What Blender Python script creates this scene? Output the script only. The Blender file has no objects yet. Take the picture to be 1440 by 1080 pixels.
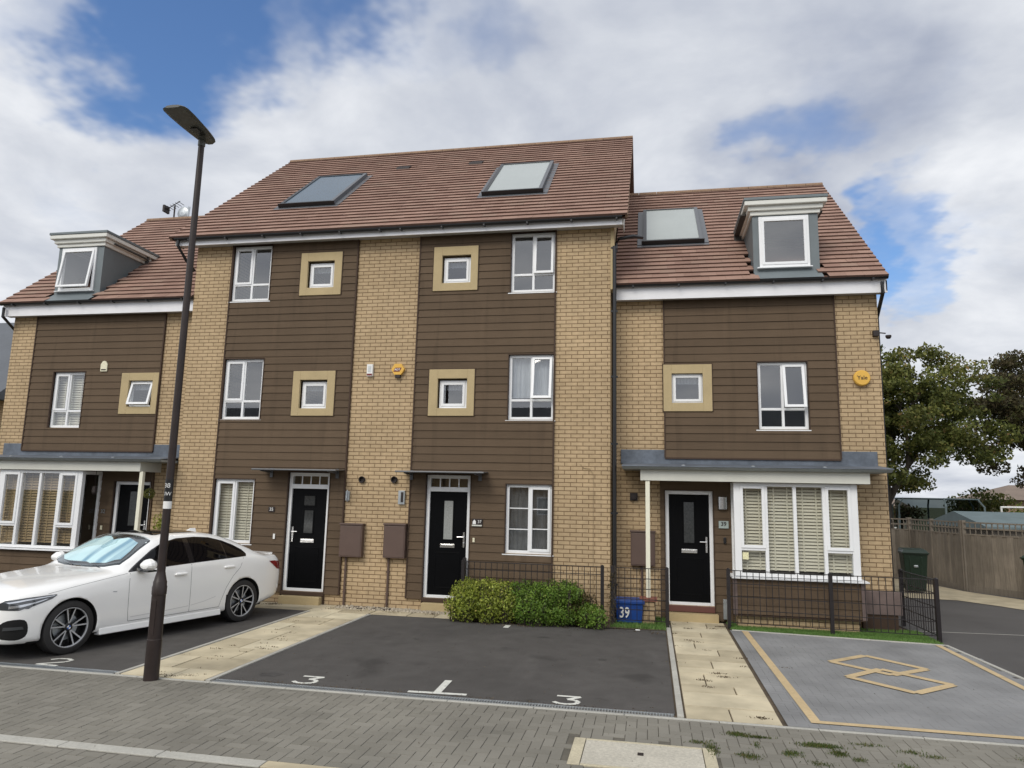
import bpy, bmesh, math, random
import numpy as np
from mathutils import Vector, Matrix
from mathutils.bvhtree import BVHTree
from math import sin, cos, pi, radians, sqrt, atan2, tan
random.seed(7)
S = bpy.context.scene
COL = S.collection
OFF = {}            # object name -> offset of its mesh frame from world (unrotated things)

# ------------------------------------------------------------------ materials
def mat(name, col, rough=.7, metal=0., spec=.5, noise=None, bump=None, attr=None, coat=0., emit=None, stain=None):
    """noise=(scale,amount[,stretch]) colour variation; bump=(scale,dist); attr=amount of per-face variation"""
    m = bpy.data.materials.new(name); m.use_nodes = True
    nt = m.node_tree; N = nt.nodes; L = nt.links; b = N['Principled BSDF']
    b.inputs['Base Color'].default_value = (*col, 1); b.inputs['Roughness'].default_value = rough
    b.inputs['Metallic'].default_value = metal; b.inputs['Specular IOR Level'].default_value = spec
    b.inputs['Coat Weight'].default_value = coat; b.inputs['Coat Roughness'].default_value = .05
    src = None
    geo = N.new('ShaderNodeTexCoord')
    def mul(fac_socket, lo, hi, prev):
        mr = N.new('ShaderNodeMapRange'); mr.inputs['From Min'].default_value = .25 if lo != 'a' else 0
        mr.inputs['From Max'].default_value = .75 if lo != 'a' else 1
        mr.inputs['To Min'].default_value = 1 - hi; mr.inputs['To Max'].default_value = 1 + hi
        L.new(fac_socket, mr.inputs['Value'])
        vm = N.new('ShaderNodeVectorMath'); vm.operation = 'SCALE'
        if prev is None: vm.inputs[0].default_value = col
        else: L.new(prev, vm.inputs[0])
        L.new(mr.outputs[0], vm.inputs['Scale']); return vm.outputs[0]
    if noise:
        for nz in (noise if isinstance(noise[0], tuple) else (noise,)):
            mp = N.new('ShaderNodeMapping'); mp.inputs['Scale'].default_value = nz[2] if len(nz) > 2 else (1, 1, 1)
            L.new(geo.outputs['Object'], mp.inputs[0])
            n = N.new('ShaderNodeTexNoise'); n.inputs['Scale'].default_value = nz[0]; n.inputs['Detail'].default_value = 6
            n.inputs['Roughness'].default_value = .6
            L.new(mp.outputs[0], n.inputs['Vector']); src = mul(n.outputs['Fac'], 0, nz[1], src)
    if stain:      # irregular darker marks: (scale, darkest, threshold, stretch)
        for st in (stain if isinstance(stain[0], tuple) else (stain,)):
            mp = N.new('ShaderNodeMapping'); mp.inputs['Scale'].default_value = st[3] if len(st) > 3 else (1, 1, 1); L.new(geo.outputs['Object'], mp.inputs[0])
            n = N.new('ShaderNodeTexNoise'); n.inputs['Scale'].default_value = st[0]; n.inputs['Detail'].default_value = 7; n.inputs['Distortion'].default_value = .4; L.new(mp.outputs[0], n.inputs['Vector'])
            mr = N.new('ShaderNodeMapRange'); mr.inputs['From Min'].default_value = st[2]; mr.inputs['From Max'].default_value = st[2] + .10
            mr.inputs['To Min'].default_value = 1; mr.inputs['To Max'].default_value = st[1]; L.new(n.outputs['Fac'], mr.inputs['Value'])
            vm = N.new('ShaderNodeVectorMath'); vm.operation = 'SCALE'
            if src is None: vm.inputs[0].default_value = col
            else: L.new(src, vm.inputs[0])
            L.new(mr.outputs[0], vm.inputs['Scale']); src = vm.outputs[0]
    if attr:
        a = N.new('ShaderNodeAttribute'); a.attribute_name = 'rnd'
        src = mul(a.outputs['Fac'], 'a', attr, src)
    if src: L.new(src, b.inputs['Base Color'])
    if bump:
        n = N.new('ShaderNodeTexNoise'); n.inputs['Scale'].default_value = bump[0]; n.inputs['Detail'].default_value = 5
        L.new(geo.outputs['Object'], n.inputs['Vector'])
        bp = N.new('ShaderNodeBump'); bp.inputs['Distance'].default_value = bump[1]; bp.inputs['Strength'].default_value = .8
        L.new(n.outputs['Fac'], bp.inputs['Height']); L.new(bp.outputs[0], b.inputs['Normal'])
    if emit:
        b.inputs['Emission Color'].default_value = (*col, 1); b.inputs['Emission Strength'].default_value = emit
    return m

def brick_mat(name, c1, c2, mortar, var=.25):
    m = bpy.data.materials.new(name); m.use_nodes = True
    nt = m.node_tree; N = nt.nodes; L = nt.links; b = N['Principled BSDF']; b.inputs['Roughness'].default_value = .85
    b.inputs['Specular IOR Level'].default_value = .25
    g = N.new('ShaderNodeNewGeometry'); sx = N.new('ShaderNodeSeparateXYZ'); L.new(g.outputs['Position'], sx.inputs[0])
    ad = N.new('ShaderNodeMath'); ad.operation = 'ADD'; L.new(sx.outputs[0], ad.inputs[0]); L.new(sx.outputs[1], ad.inputs[1])
    cb = N.new('ShaderNodeCombineXYZ'); L.new(ad.outputs[0], cb.inputs[0]); L.new(sx.outputs[2], cb.inputs[1])
    bt = N.new('ShaderNodeTexBrick'); L.new(cb.outputs[0], bt.inputs['Vector'])
    bt.inputs['Scale'].default_value = 1; bt.inputs['Brick Width'].default_value = .225; bt.inputs['Row Height'].default_value = .075
    bt.inputs['Mortar Size'].default_value = .0078; bt.inputs['Mortar Smooth'].default_value = .25; bt.inputs['Bias'].default_value = -.35
    bt.inputs['Color1'].default_value = (*c1, 1); bt.inputs['Color2'].default_value = (*c2, 1); bt.inputs['Mortar'].default_value = (*mortar, 1)
    src = bt.outputs['Color']
    for sc, am in ((.7, var * .6), (9, .12), (90, .12)):
        n = N.new('ShaderNodeTexNoise'); n.inputs['Scale'].default_value = sc; n.inputs['Detail'].default_value = 4
        L.new(g.outputs['Position'], n.inputs['Vector'])
        mr = N.new('ShaderNodeMapRange'); mr.inputs['From Min'].default_value = .25; mr.inputs['From Max'].default_value = .75
        mr.inputs['To Min'].default_value = 1 - am; mr.inputs['To Max'].default_value = 1 + am; L.new(n.outputs['Fac'], mr.inputs['Value'])
        vm = N.new('ShaderNodeVectorMath'); vm.operation = 'SCALE'; L.new(src, vm.inputs[0]); L.new(mr.outputs[0], vm.inputs['Scale']); src = vm.outputs[0]
    L.new(src, b.inputs['Base Color'])
    iv = N.new('ShaderNodeMath'); iv.operation = 'SUBTRACT'; iv.inputs[0].default_value = 1; L.new(bt.outputs['Fac'], iv.inputs[1])
    bp = N.new('ShaderNodeBump'); bp.inputs['Distance'].default_value = .008; bp.inputs['Strength'].default_value = .9
    L.new(iv.outputs[0], bp.inputs['Height']); L.new(bp.outputs[0], b.inputs['Normal'])
    return m

def glass_mat(name, tint=(.975, .985, .98), base=.10, rough=.01, gcol=(1, 1, 1)):
    m = bpy.data.materials.new(name); m.use_nodes = True
    nt = m.node_tree; N = nt.nodes; L = nt.links; N.remove(N['Principled BSDF'])
    out = N['Material Output']; t = N.new('ShaderNodeBsdfTransparent'); t.inputs[0].default_value = (*tint, 1)
    g = N.new('ShaderNodeBsdfGlossy'); g.inputs['Roughness'].default_value = rough; g.inputs[0].default_value = (*gcol, 1)
    fr = N.new('ShaderNodeFresnel'); fr.inputs[0].default_value = 1.5
    ad = N.new('ShaderNodeMath'); ad.operation = 'ADD'; ad.use_clamp = True; ad.inputs[1].default_value = base; L.new(fr.outputs[0], ad.inputs[0])
    ge = N.new('ShaderNodeNewGeometry'); nb = N.new('ShaderNodeMath'); nb.operation = 'SUBTRACT'; nb.inputs[0].default_value = 1; L.new(ge.outputs['Backfacing'], nb.inputs[1])
    fa = N.new('ShaderNodeMath'); fa.operation = 'MULTIPLY'; L.new(ad.outputs[0], fa.inputs[0]); L.new(nb.outputs[0], fa.inputs[1])
    mx = N.new('ShaderNodeMixShader'); L.new(fa.outputs[0], mx.inputs[0]); L.new(t.outputs[0], mx.inputs[1]); L.new(g.outputs[0], mx.inputs[2])
    L.new(mx.outputs[0], out.inputs[0]); return m

def ramp_attr_mat(name, stops, rough=.6, trans=0., noise=(3, .15)):
    m = bpy.data.materials.new(name); m.use_nodes = True
    nt = m.node_tree; N = nt.nodes; L = nt.links; b = N['Principled BSDF']; b.inputs['Roughness'].default_value = rough
    b.inputs['Specular IOR Level'].default_value = .3
    a = N.new('ShaderNodeAttribute'); a.attribute_name = 'rnd'
    r = N.new('ShaderNodeValToRGB'); L.new(a.outputs['Fac'], r.inputs[0])
    e = r.color_ramp.elements
    e[0].position, e[0].color = stops[0][0], (*stops[0][1], 1); e[1].position, e[1].color = stops[-1][0], (*stops[-1][1], 1)
    for p, c in stops[1:-1]:
        q = e.new(p); q.color = (*c, 1)
    tc = N.new('ShaderNodeTexCoord'); n = N.new('ShaderNodeTexNoise'); n.inputs['Scale'].default_value = noise[0]; n.inputs['Detail'].default_value = 4
    L.new(tc.outputs['Object'], n.inputs['Vector'])
    mr = N.new('ShaderNodeMapRange'); mr.inputs['From Min'].default_value = .25; mr.inputs['From Max'].default_value = .75
    mr.inputs['To Min'].default_value = 1 - noise[1]; mr.inputs['To Max'].default_value = 1 + noise[1]; L.new(n.outputs['Fac'], mr.inputs['Value'])
    vm = N.new('ShaderNodeVectorMath'); vm.operation = 'SCALE'; L.new(r.outputs[0], vm.inputs[0]); L.new(mr.outputs[0], vm.inputs['Scale'])
    L.new(vm.outputs[0], b.inputs['Base Color'])
    if trans:
        tr = N.new('ShaderNodeBsdfTranslucent'); L.new(vm.outputs[0], tr.inputs[0])
        mx = N.new('ShaderNodeMixShader'); mx.inputs[0].default_value = trans
        L.new(b.outputs[0], mx.inputs[1]); L.new(tr.outputs[0], mx.inputs[2]); L.new(mx.outputs[0], N['Material Output'].inputs[0])
    return m

M = {}
M['brick'] = brick_mat('buff_brick', (.470, .350, .212), (.420, .308, .182), (.215, .145, .08))
M['brick_tan'] = brick_mat('tan_brick', (.42, .32, .20), (.34, .25, .15), (.25, .18, .11))
M['clad'] = mat('brown_weatherboard', (.110, .077, .050), .8, spec=.2, noise=((1.2, .10), (26, .14, (.12, 1, 6))), bump=(60, .0015), attr=.09, stain=((1.6, .88, .56, (3, 1, .25)), (1.4, 1.12, .60, (2.2, 1, .3))))
M['clad_trim'] = mat('weatherboard_trim', (.065, .042, .03), .7, spec=.2, noise=(4, .1))
M['roof'] = ramp_attr_mat('clay_tile', [(0, (.255, .155, .12)), (.5, (.285, .178, .138)), (.85, (.315, .20, .155)), (1, (.27, .182, .14))], .85, noise=(1.3, .13))
M['roof_plain'] = mat('clay_tile_backing', (.11, .06, .045), .9)
M['ridge'] = mat('ridge_tile', (.24, .155, .10), .85, noise=(8, .2))
M['upvc'] = mat('white_upvc', (.80, .81, .82), .35, noise=(2.5, .04))
M['fascia'] = mat('white_fascia', (.78, .78, .80), .5, noise=((1.5, .06), (5, .05, (1, 1, 6))))
M['soffit'] = mat('pale_soffit', (.50, .48, .44), .6, noise=(3, .08))
M['cream'] = mat('cream_paint', (.60, .60, .54), .55, noise=(2, .07))
M['cornice'] = mat('cornice_paint', (.68, .68, .63), .5, noise=(3, .05))
M['post'] = mat('cream_post_paint', (.78, .76, .62), .45, noise=(6, .06))
M['lead'] = mat('lead_sheet', (.115, .135, .165), .5, metal=.1, noise=((2.2, .35), (14, .18)), bump=(9, .012))
M['dormer'] = mat('grey_dormer_cheek', (.145, .17, .18), .5, noise=(2, .12))
M['black'] = mat('black_plastic', (.012, .012, .013), .35)
M['blackmetal'] = mat('black_railing_paint', (.016, .013, .014), .4, noise=(20, .3))
M['door'] = mat('black_door', (.002, .0022, .003), .45, noise=(5, .2), spec=.10)
M['chrome'] = mat('brushed_steel', (.7, .7, .7), .25, metal=1)
M['steel'] = mat('galvanised_steel', (.42, .45, .47), .45, metal=.7, noise=(15, .15))
M['stone'] = mat('cast_stone_surround', (.44, .345, .19), .8, noise=((3, .08), (60, .08)))
M['slab'] = ramp_attr_mat('buff_paving_slab', [(0, (.40, .345, .24)), (.5, (.50, .435, .305)), (.85, (.54, .475, .34)), (1, (.62, .56, .41))], .9, noise=(2.3, .25))
M['kerb'] = mat('concrete_edging', (.40, .39, .35), .85, noise=((2, .15), (40, .15)))
M['tarmac'] = mat('tarmac', (.082, .077, .073), .92, noise=((.55, .2), (3.5, .14), (130, .45)), bump=(180, .004), spec=.25, stain=((.9, .68, .60), (2.6, .72, .66), (1.1, 1.25, .62, (1, .25, 1))))
M['tarmac2'] = mat('driveway_tarmac', (.088, .083, .08), .92, noise=((.5, .22), (100, .3)), bump=(160, .004), spec=.25)
M['paver'] = ramp_attr_mat('grey_block_paver', [(0, (.178, .168, .142)), (.5, (.202, .190, .162)), (1, (.226, .213, .183))], .9, noise=(.8, .2))
M['paver_blue'] = ramp_attr_mat('blue_grey_block_paver', [(0, (.212, .213, .215)), (.5, (.218, .219, .22)), (1, (.226, .226, .226))], .9, noise=(1.1, .26))
M['joint'] = mat('paver_joint_sand', (.11, .10, .08), .95, noise=(6, .3))
M['soil'] = mat('soil', (.10, .075, .05), .95, noise=((3, .4), (30, .3)), bump=(30, .03))
M['gravel'] = mat('pale_gravel', (.42, .37, .29), .95, noise=((25, .45),), bump=(50, .03))
M['ground'] = mat('ground_grass', (.09, .10, .05), .95, noise=((.2, .3), (5, .3)))
M['white_line'] = mat('white_road_paint', (.62, .62, .57), .8, noise=((9, .12), (60, .15)), stain=((14, .35, .60), (5, .7, .58)))
M['yellow_line'] = mat('yellow_block', (.50, .38, .215), .85, noise=((2, .12), (40, .15)), stain=(3, .82, .58))
M['meter'] = mat('brown_meter_box', (.105, .068, .055), .5, noise=(4, .08))
M['mauve'] = mat('mauve_plinth', (.15, .11, .10), .7, noise=((6, .12), (1.5, .1)))
M['yellowbox'] = mat('yellow_plastic', (.72, .42, .07), .35, noise=(4, .04))
M['white'] = mat('white_plastic', (.8, .8, .78), .4)
M['creamplastic'] = mat('cream_plastic', (.74, .70, .52), .4)
M['redplastic'] = mat('dark_red_plastic', (.16, .02, .02), .35)
M['vent'] = mat('dark_vent', (.02, .013, .012), .6)
M['glass'] = glass_mat('window_glass', base=.12)
M['glass_low'] = glass_mat('ground_floor_glass', base=.06)
M['glass_frost'] = mat('obscured_glass', (.30, .31, .30), .25, noise=(40, .25), spec=.6)
M['glass_dark'] = glass_mat('dark_glass', (.25, .25, .25), .04)
M['blind'] = mat('venetian_slat', (.60, .56, .455), .6)
M['blind_tan'] = mat('tan_venetian_slat', (.26, .175, .08), .6)
M['curtain'] = mat('grey_net_curtain', (.12, .125, .135), .9, noise=(8, .25))
M['curtain_pale'] = mat('pale_roller_blind', (.36, .38, .41), .8)
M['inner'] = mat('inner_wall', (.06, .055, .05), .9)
M['solar'] = mat('roof_panel_glass', (.34, .37, .36), .25, spec=.5, noise=(1, .06))
M['solar_dark_reflection'] = mat('roof_panel_dark_reflection', (.055, .09, .125), .2, spec=.6, noise=(1, .1))  # same panel glass, its darker reflection put into the base colour
M['solar_frame'] = mat('roof_panel_frame', (.10, .105, .115), .4)
M['lamp'] = mat('dark_brown_lamp_paint', (.030, .021, .019), .42, spec=.35, noise=((9, .2), (2, .15)))
M['lamphead'] = mat('lamp_head_grey', (.085, .088, .08), .4)
M['lens'] = mat('lamp_lens', (.04, .04, .035), .15)
M['timber'] = mat('weathered_timber', (.185, .16, .13), .9, noise=((1.3, .25), (9, .3, (5, 5, .35))), attr=.22, bump=(25, .004))
M['binplastic'] = mat('green_bin_plastic', (.011, .027, .015), .4, noise=(6, .1))
M['bluebox'] = mat('blue_box_plastic', (.012, .06, .27), .42, noise=(5, .12))
M['shed'] = mat('green_grey_roofing_felt', (.13, .17, .18), .8, noise=(3, .15))
M['net'] = glass_mat('trampoline_net', (.42, .45, .44), 0.0, .6, (.05, .06, .05))
M['slate'] = mat('grey_slate', (.10, .11, .125), .7, noise=((1, .12), (12, .15, (1, 1, 5))))
M['farbrick'] = mat('far_brick', (.25, .17, .12), .9, noise=(2, .15))
M['farwall'] = mat('far_render', (.45, .42, .38), .9)
M['farroof'] = mat('far_roof', (.19, .145, .115), .9, noise=(1, .12))
M['bark'] = mat('bark', (.055, .045, .035), .95, noise=((3, .3, (1, 1, .3)),), bump=(14, .03))
M['leaf1'] = ramp_attr_mat('green_leaf', [(0, (.055, .072, .02)), (.45, (.13, .148, .036)), (.8, (.20, .195, .05)), (1, (.24, .155, .065))], .6, .3, (.5, .4))
M['leaf2'] = ramp_attr_mat('bronze_leaf', [(0, (.04, .04, .02)), (.45, (.09, .07, .035)), (.75, (.10, .115, .035)), (1, (.16, .075, .05))], .6, .3, (.5, .35))
M['shrubA'] = ramp_attr_mat('lime_shrub_leaf', [(0, (.12, .16, .025)), (.5, (.30, .35, .055)), (.85, (.44, .47, .10)), (1, (.46, .38, .12))], .5, .3, (4, .3))
M['shrubB'] = ramp_attr_mat('green_shrub_leaf', [(0, (.055, .10, .018)), (.5, (.14, .24, .035)), (.9, (.24, .34, .06)), (1, (.30, .34, .08))], .5, .3, (4, .3))
M['shrubC'] = ramp_attr_mat('ruddy_shrub_leaf', [(0, (.04, .04, .012)), (.5, (.10, .07, .03)), (.85, (.12, .11, .03)), (1, (.16, .08, .05))], .55, .25, (4, .3))
M['turf'] = ramp_attr_mat('artificial_turf_blade', [(0, (.08, .16, .035)), (.6, (.14, .26, .06)), (1, (.2, .3, .09))], .6, .2, (1, .15))
M['weed'] = ramp_attr_mat('weed_leaf', [(0, (.03, .06, .012)), (.6, (.08, .11, .025)), (1, (.16, .13, .05))], .7, .2, (3, .3))
M['debris'] = ramp_attr_mat('dry_debris', [(0, (.03, .02, .012)), (.7, (.10, .07, .04)), (1, (.22, .17, .1))], .9, 0, (3, .3))
# car
M['carwhite'] = mat('white_car_paint', (.91, .91, .895), .22, coat=.8, spec=.5)
M['carblack'] = mat('gloss_black_trim', (.008, .008, .01), .12, coat=.5)
M['carglass'] = mat('tinted_car_glass', (.003, .003, .004), .02, spec=.3)
M['screen'] = glass_mat('windscreen_glass', (.85, .93, .95), .06, .01)
M['shade'] = mat('silver_sunshade', (.50, .70, .74), .45, metal=.0, spec=.8, noise=(3, .1))
def fold_shading_mat():  # light and dark of the foil folds, painted as pale and blue bands
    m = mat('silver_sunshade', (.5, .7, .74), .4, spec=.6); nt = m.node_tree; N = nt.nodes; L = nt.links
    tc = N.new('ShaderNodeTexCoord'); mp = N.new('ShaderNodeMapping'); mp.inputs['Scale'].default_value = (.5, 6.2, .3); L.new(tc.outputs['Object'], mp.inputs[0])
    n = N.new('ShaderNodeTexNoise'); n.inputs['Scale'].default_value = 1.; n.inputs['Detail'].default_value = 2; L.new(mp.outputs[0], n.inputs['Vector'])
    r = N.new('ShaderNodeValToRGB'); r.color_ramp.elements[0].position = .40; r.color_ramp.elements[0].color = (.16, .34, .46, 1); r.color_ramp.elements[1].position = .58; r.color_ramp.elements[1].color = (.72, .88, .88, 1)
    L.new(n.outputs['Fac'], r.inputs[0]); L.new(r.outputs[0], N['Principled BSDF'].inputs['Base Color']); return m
M['shade'] = fold_shading_mat()
M['tyre'] = mat('tyre_rubber', (.022, .021, .021), .75)
M['rimblack'] = mat('black_rim', (.012, .012, .013), .3)
M['rimsilver'] = mat('machined_rim', (.50, .51, .53), .35, metal=.35)
M['tail'] = mat('red_tail_lens', (.20, .006, .008), .15, coat=.5)
M['headlens'] = mat('headlight_lens', (.05, .055, .06), .06, coat=1)
M['headchrome'] = mat('headlight_silver', (.6, .62, .65), .2, metal=.8)
M['logoblue'] = mat('badge_blue', (.02, .1, .4), .3)
M['seam'] = mat('panel_gap', (.05, .05, .05), .7)
M['arch'] = mat('wheel_arch_liner', (.008, .008, .008), .9)

# ------------------------------------------------------------------ mesh building
class MB:
    def __init__(s): s.v = []; s.f = []; s.m = []; s.r = []
    def poly(s, pts, m=0, r=.5):
        i = len(s.v); s.v += [tuple(p) for p in pts]; s.f.append(tuple(range(i, i + len(pts)))); s.m.append(m); s.r.append(r); return s
    def box(s, x0, x1, y0, y1, z0, z1, m=0, r=.5):
        if x0 > x1: x0, x1 = x1, x0
        if y0 > y1: y0, y1 = y1, y0
        if z0 > z1: z0, z1 = z1, z0
        i = len(s.v)
        s.v += [(x0, y0, z0), (x1, y0, z0), (x1, y1, z0), (x0, y1, z0), (x0, y0, z1), (x1, y0, z1), (x1, y1, z1), (x0, y1, z1)]
        for f in ((3, 2, 1, 0), (4, 5, 6, 7), (0, 1, 5, 4), (1, 2, 6, 5), (2, 3, 7, 6), (3, 0, 4, 7)):
            s.f.append(tuple(i + k for k in f)); s.m.append(m); s.r.append(r)
        return s
    def hexa(s, b, t, m=0, r=.5):     # b,t: 4 bottom, 4 top points (ccw seen from above)
        i = len(s.v); s.v += [tuple(p) for p in b] + [tuple(p) for p in t]
        for f in ((3, 2, 1, 0), (4, 5, 6, 7), (0, 1, 5, 4), (1, 2, 6, 5), (2, 3, 7, 6), (3, 0, 4, 7)):
            s.f.append(tuple(i + k for k in f)); s.m.append(m); s.r.append(r)
        return s
    def bar(s, a, b, w, h, m=0, up=(0, 0, 1), r=.5):   # oriented box between points
        a = Vector(a); b = Vector(b); d = (b - a).normalized(); u = Vector(up)
        if abs(d.dot(u)) > .99: u = Vector((1, 0, 0))
        sd = d.cross(u).normalized() * w / 2; u = sd.cross(d).normalized() * h / 2
        s.hexa([a - sd - u, a + sd - u, b + sd - u, b - sd - u], [a - sd + u, a + sd + u, b + sd + u, b - sd + u], m, r); return s
    def tube(s, pts, rad, n=10, m=0, cap=True):
        pts = [Vector(p) for p in pts]; rings = []
        for k, p in enumerate(pts):
            if k == 0: d = pts[1] - p
            elif k == len(pts) - 1: d = p - pts[k - 1]
            else: d = (pts[k + 1] - p).normalized() + (p - pts[k - 1]).normalized()
            d.normalize(); u = Vector((0, 0, 1)) if abs(d.z) < .9 else Vector((1, 0, 0))
            a = d.cross(u).normalized(); b = a.cross(d).normalized(); rr = rad[k] if isinstance(rad, (list, tuple)) else rad
            i = len(s.v); s.v += [tuple(p + a * rr * cos(2 * pi * j / n) + b * rr * sin(2 * pi * j / n)) for j in range(n)]; rings.append(i)
        for k in range(len(rings) - 1):
            for j in range(n):
                s.f.append((rings[k] + j, rings[k + 1] + j, rings[k + 1] + (j + 1) % n, rings[k] + (j + 1) % n)); s.m.append(m); s.r.append(.5)
        if cap:
            s.f.append(tuple(rings[0] + j for j in range(n))); s.m.append(m); s.r.append(.5)
            s.f.append(tuple(rings[-1] + j for j in reversed(range(n)))); s.m.append(m); s.r.append(.5)
        return s
    def lathe(s, prof, c, axis='z', n=24, m=0, closed=False):   # prof: (radius, along)
        c = Vector(c); rings = []
        for r_, a in prof:
            i = len(s.v); rings.append(i)
            for j in range(n):
                t = 2 * pi * j / n
                if axis == 'z': q = (r_ * cos(t), r_ * sin(t), a)
                elif axis == 'y': q = (r_ * cos(t), a, r_ * sin(t))
                else: q = (a, r_ * cos(t), r_ * sin(t))
                s.v.append(tuple(c + Vector(q)))
        for k in range(len(rings) - 1):
            for j in range(n):
                s.f.append((rings[k] + j, rings[k] + (j + 1) % n, rings[k + 1] + (j + 1) % n, rings[k + 1] + j)); s.m.append(m); s.r.append(.5)
        return s
    def prism(s, outline, x0, x1, m=0, axis='x'):   # outline (a,b) extruded
        def P(t, a, b): return (t, a, b) if axis == 'x' else ((a, t, b) if axis == 'y' else (a, b, t))
        n = len(outline)
        s.poly([P(x0, a, b) for a, b in outline], m); s.poly([P(x1, a, b) for a, b in reversed(outline)], m)
        for k in range(n):
            a, b = outline[k], outline[(k + 1) % n]
            s.poly([P(x0, *a), P(x1, *a), P(x1, *b), P(x0, *b)], m)
        return s
    def build(s, name, mats, parent=None, smooth=False, bevel=0, local=False, attr=False, fixn=True):
        me = bpy.data.meshes.new(name)
        off = OFF.get(parent.name, Vector((0, 0, 0))) if (parent and not local) else Vector((0, 0, 0))
        me.from_pydata([tuple(Vector(p) - off) for p in s.v], [], s.f)
        if not isinstance(mats, (list, tuple)): mats = [mats]
        for mm in mats: me.materials.append(M[mm] if isinstance(mm, str) else mm)
        me.polygons.foreach_set('material_index', s.m)
        if attr:
            a = me.attributes.new('rnd', 'FLOAT', 'FACE'); a.data.foreach_set('value', s.r)
        if fixn:
            bm = bmesh.new(); bm.from_mesh(me); bmesh.ops.recalc_face_normals(bm, faces=bm.faces); bm.to_mesh(me); bm.free()
        if smooth: me.polygons.foreach_set('use_smooth', [True] * len(me.polygons))
        o = bpy.data.objects.new(name, me); COL.objects.link(o)
        if parent: o.parent = parent; OFF[o.name] = off
        if bevel:
            b = o.modifiers.new('bevel', 'BEVEL'); b.width = bevel; b.segments = 2; b.limit_method = 'ANGLE'; b.angle_limit = radians(40)
        if smooth: me.set_sharp_from_angle(angle=radians(38))
        return o

def tag(o, label=None, cat=None, group=None, kind=None):
    if label: o['label'] = label
    if cat: o['category'] = cat
    if group: o['group'] = group
    if kind: o['kind'] = kind
    return o
def thing(name, label, cat, loc=(0, 0, 0), rz=0, group=None):
    o = bpy.data.objects.new(name, None); COL.objects.link(o); o.location = loc; o.rotation_euler = (0, 0, rz); o.empty_display_size = .3
    OFF[o.name] = Vector(loc); return tag(o, label, cat, group)
def dup(root, loc, rz=0, label=None):
    r = root.copy(); COL.objects.link(r); r.location = loc; r.rotation_euler = (0, 0, rz)
    if label: r['label'] = label
    for ch in list(root.children):
        c = ch.copy(); COL.objects.link(c); c.parent = r
        for g in ch.children:
            d = g.copy(); COL.objects.link(d); d.parent = c
    return r
def text(s, size, mtx, m, name, parent=None, sx=1., depth=.002, bold=0.):
    cu = bpy.data.curves.new(name, 'FONT'); cu.body = s; cu.size = size; cu.extrude = depth; cu.offset = bold
    cu.align_x = 'CENTER'; cu.align_y = 'CENTER'; cu.resolution_u = 3
    t = bpy.data.objects.new(name, cu); COL.objects.link(t)
    dg = bpy.context.evaluated_depsgraph_get(); me = bpy.data.meshes.new_from_object(t.evaluated_get(dg))
    bpy.data.objects.remove(t)
    me.transform(mtx @ Matrix.Diagonal((sx, 1, 1, 1)))
    me.materials.clear(); me.materials.append(M[m])
    if parent and parent.name in OFF: me.transform(Matrix.Translation(-OFF[parent.name]))
    o = bpy.data.objects.new(name, me); COL.objects.link(o)
    if parent: o.parent = parent
    return o
def wallm(x, y, z):      # text matrix facing -y
    return Matrix.Translation((x, y, z)) @ Matrix.Rotation(pi / 2, 4, 'X')

# ------------------------------------------------------------------ camera
CX, CY, CZ = 9.5437, -13.2963, 2.1329
YAW, PIT, ROL, FPX = radians(10.987), radians(8.877), radians(1.267), 1008.73
rv = Vector((cos(YAW), sin(YAW), 0)); fh = Vector((-sin(YAW), cos(YAW), 0)); zz = Vector((0, 0, 1))
fwd = fh * cos(PIT) + zz * sin(PIT); upv = zz * cos(PIT) - fh * sin(PIT)
right = rv * cos(ROL) + upv * sin(ROL); up = upv * cos(ROL) - rv * sin(ROL)
cd = bpy.data.cameras.new('camera'); cam = bpy.data.objects.new('camera', cd); COL.objects.link(cam)
cd.sensor_width = 36; cd.lens = FPX / 1440 * 36; cd.clip_end = 3000; cd.clip_start = .05
cam.matrix_world = Matrix(((right.x, up.x, -fwd.x, CX), (right.y, up.y, -fwd.y, CY), (right.z, up.z, -fwd.z, CZ), (0, 0, 0, 1)))
S.camera = cam
def pixdir(u, v):        # direction used only for choosing where the sky has its blue gaps
    return (fwd + right * ((u - 720) / FPX) + up * ((540 - v) / FPX)).normalized()

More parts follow.
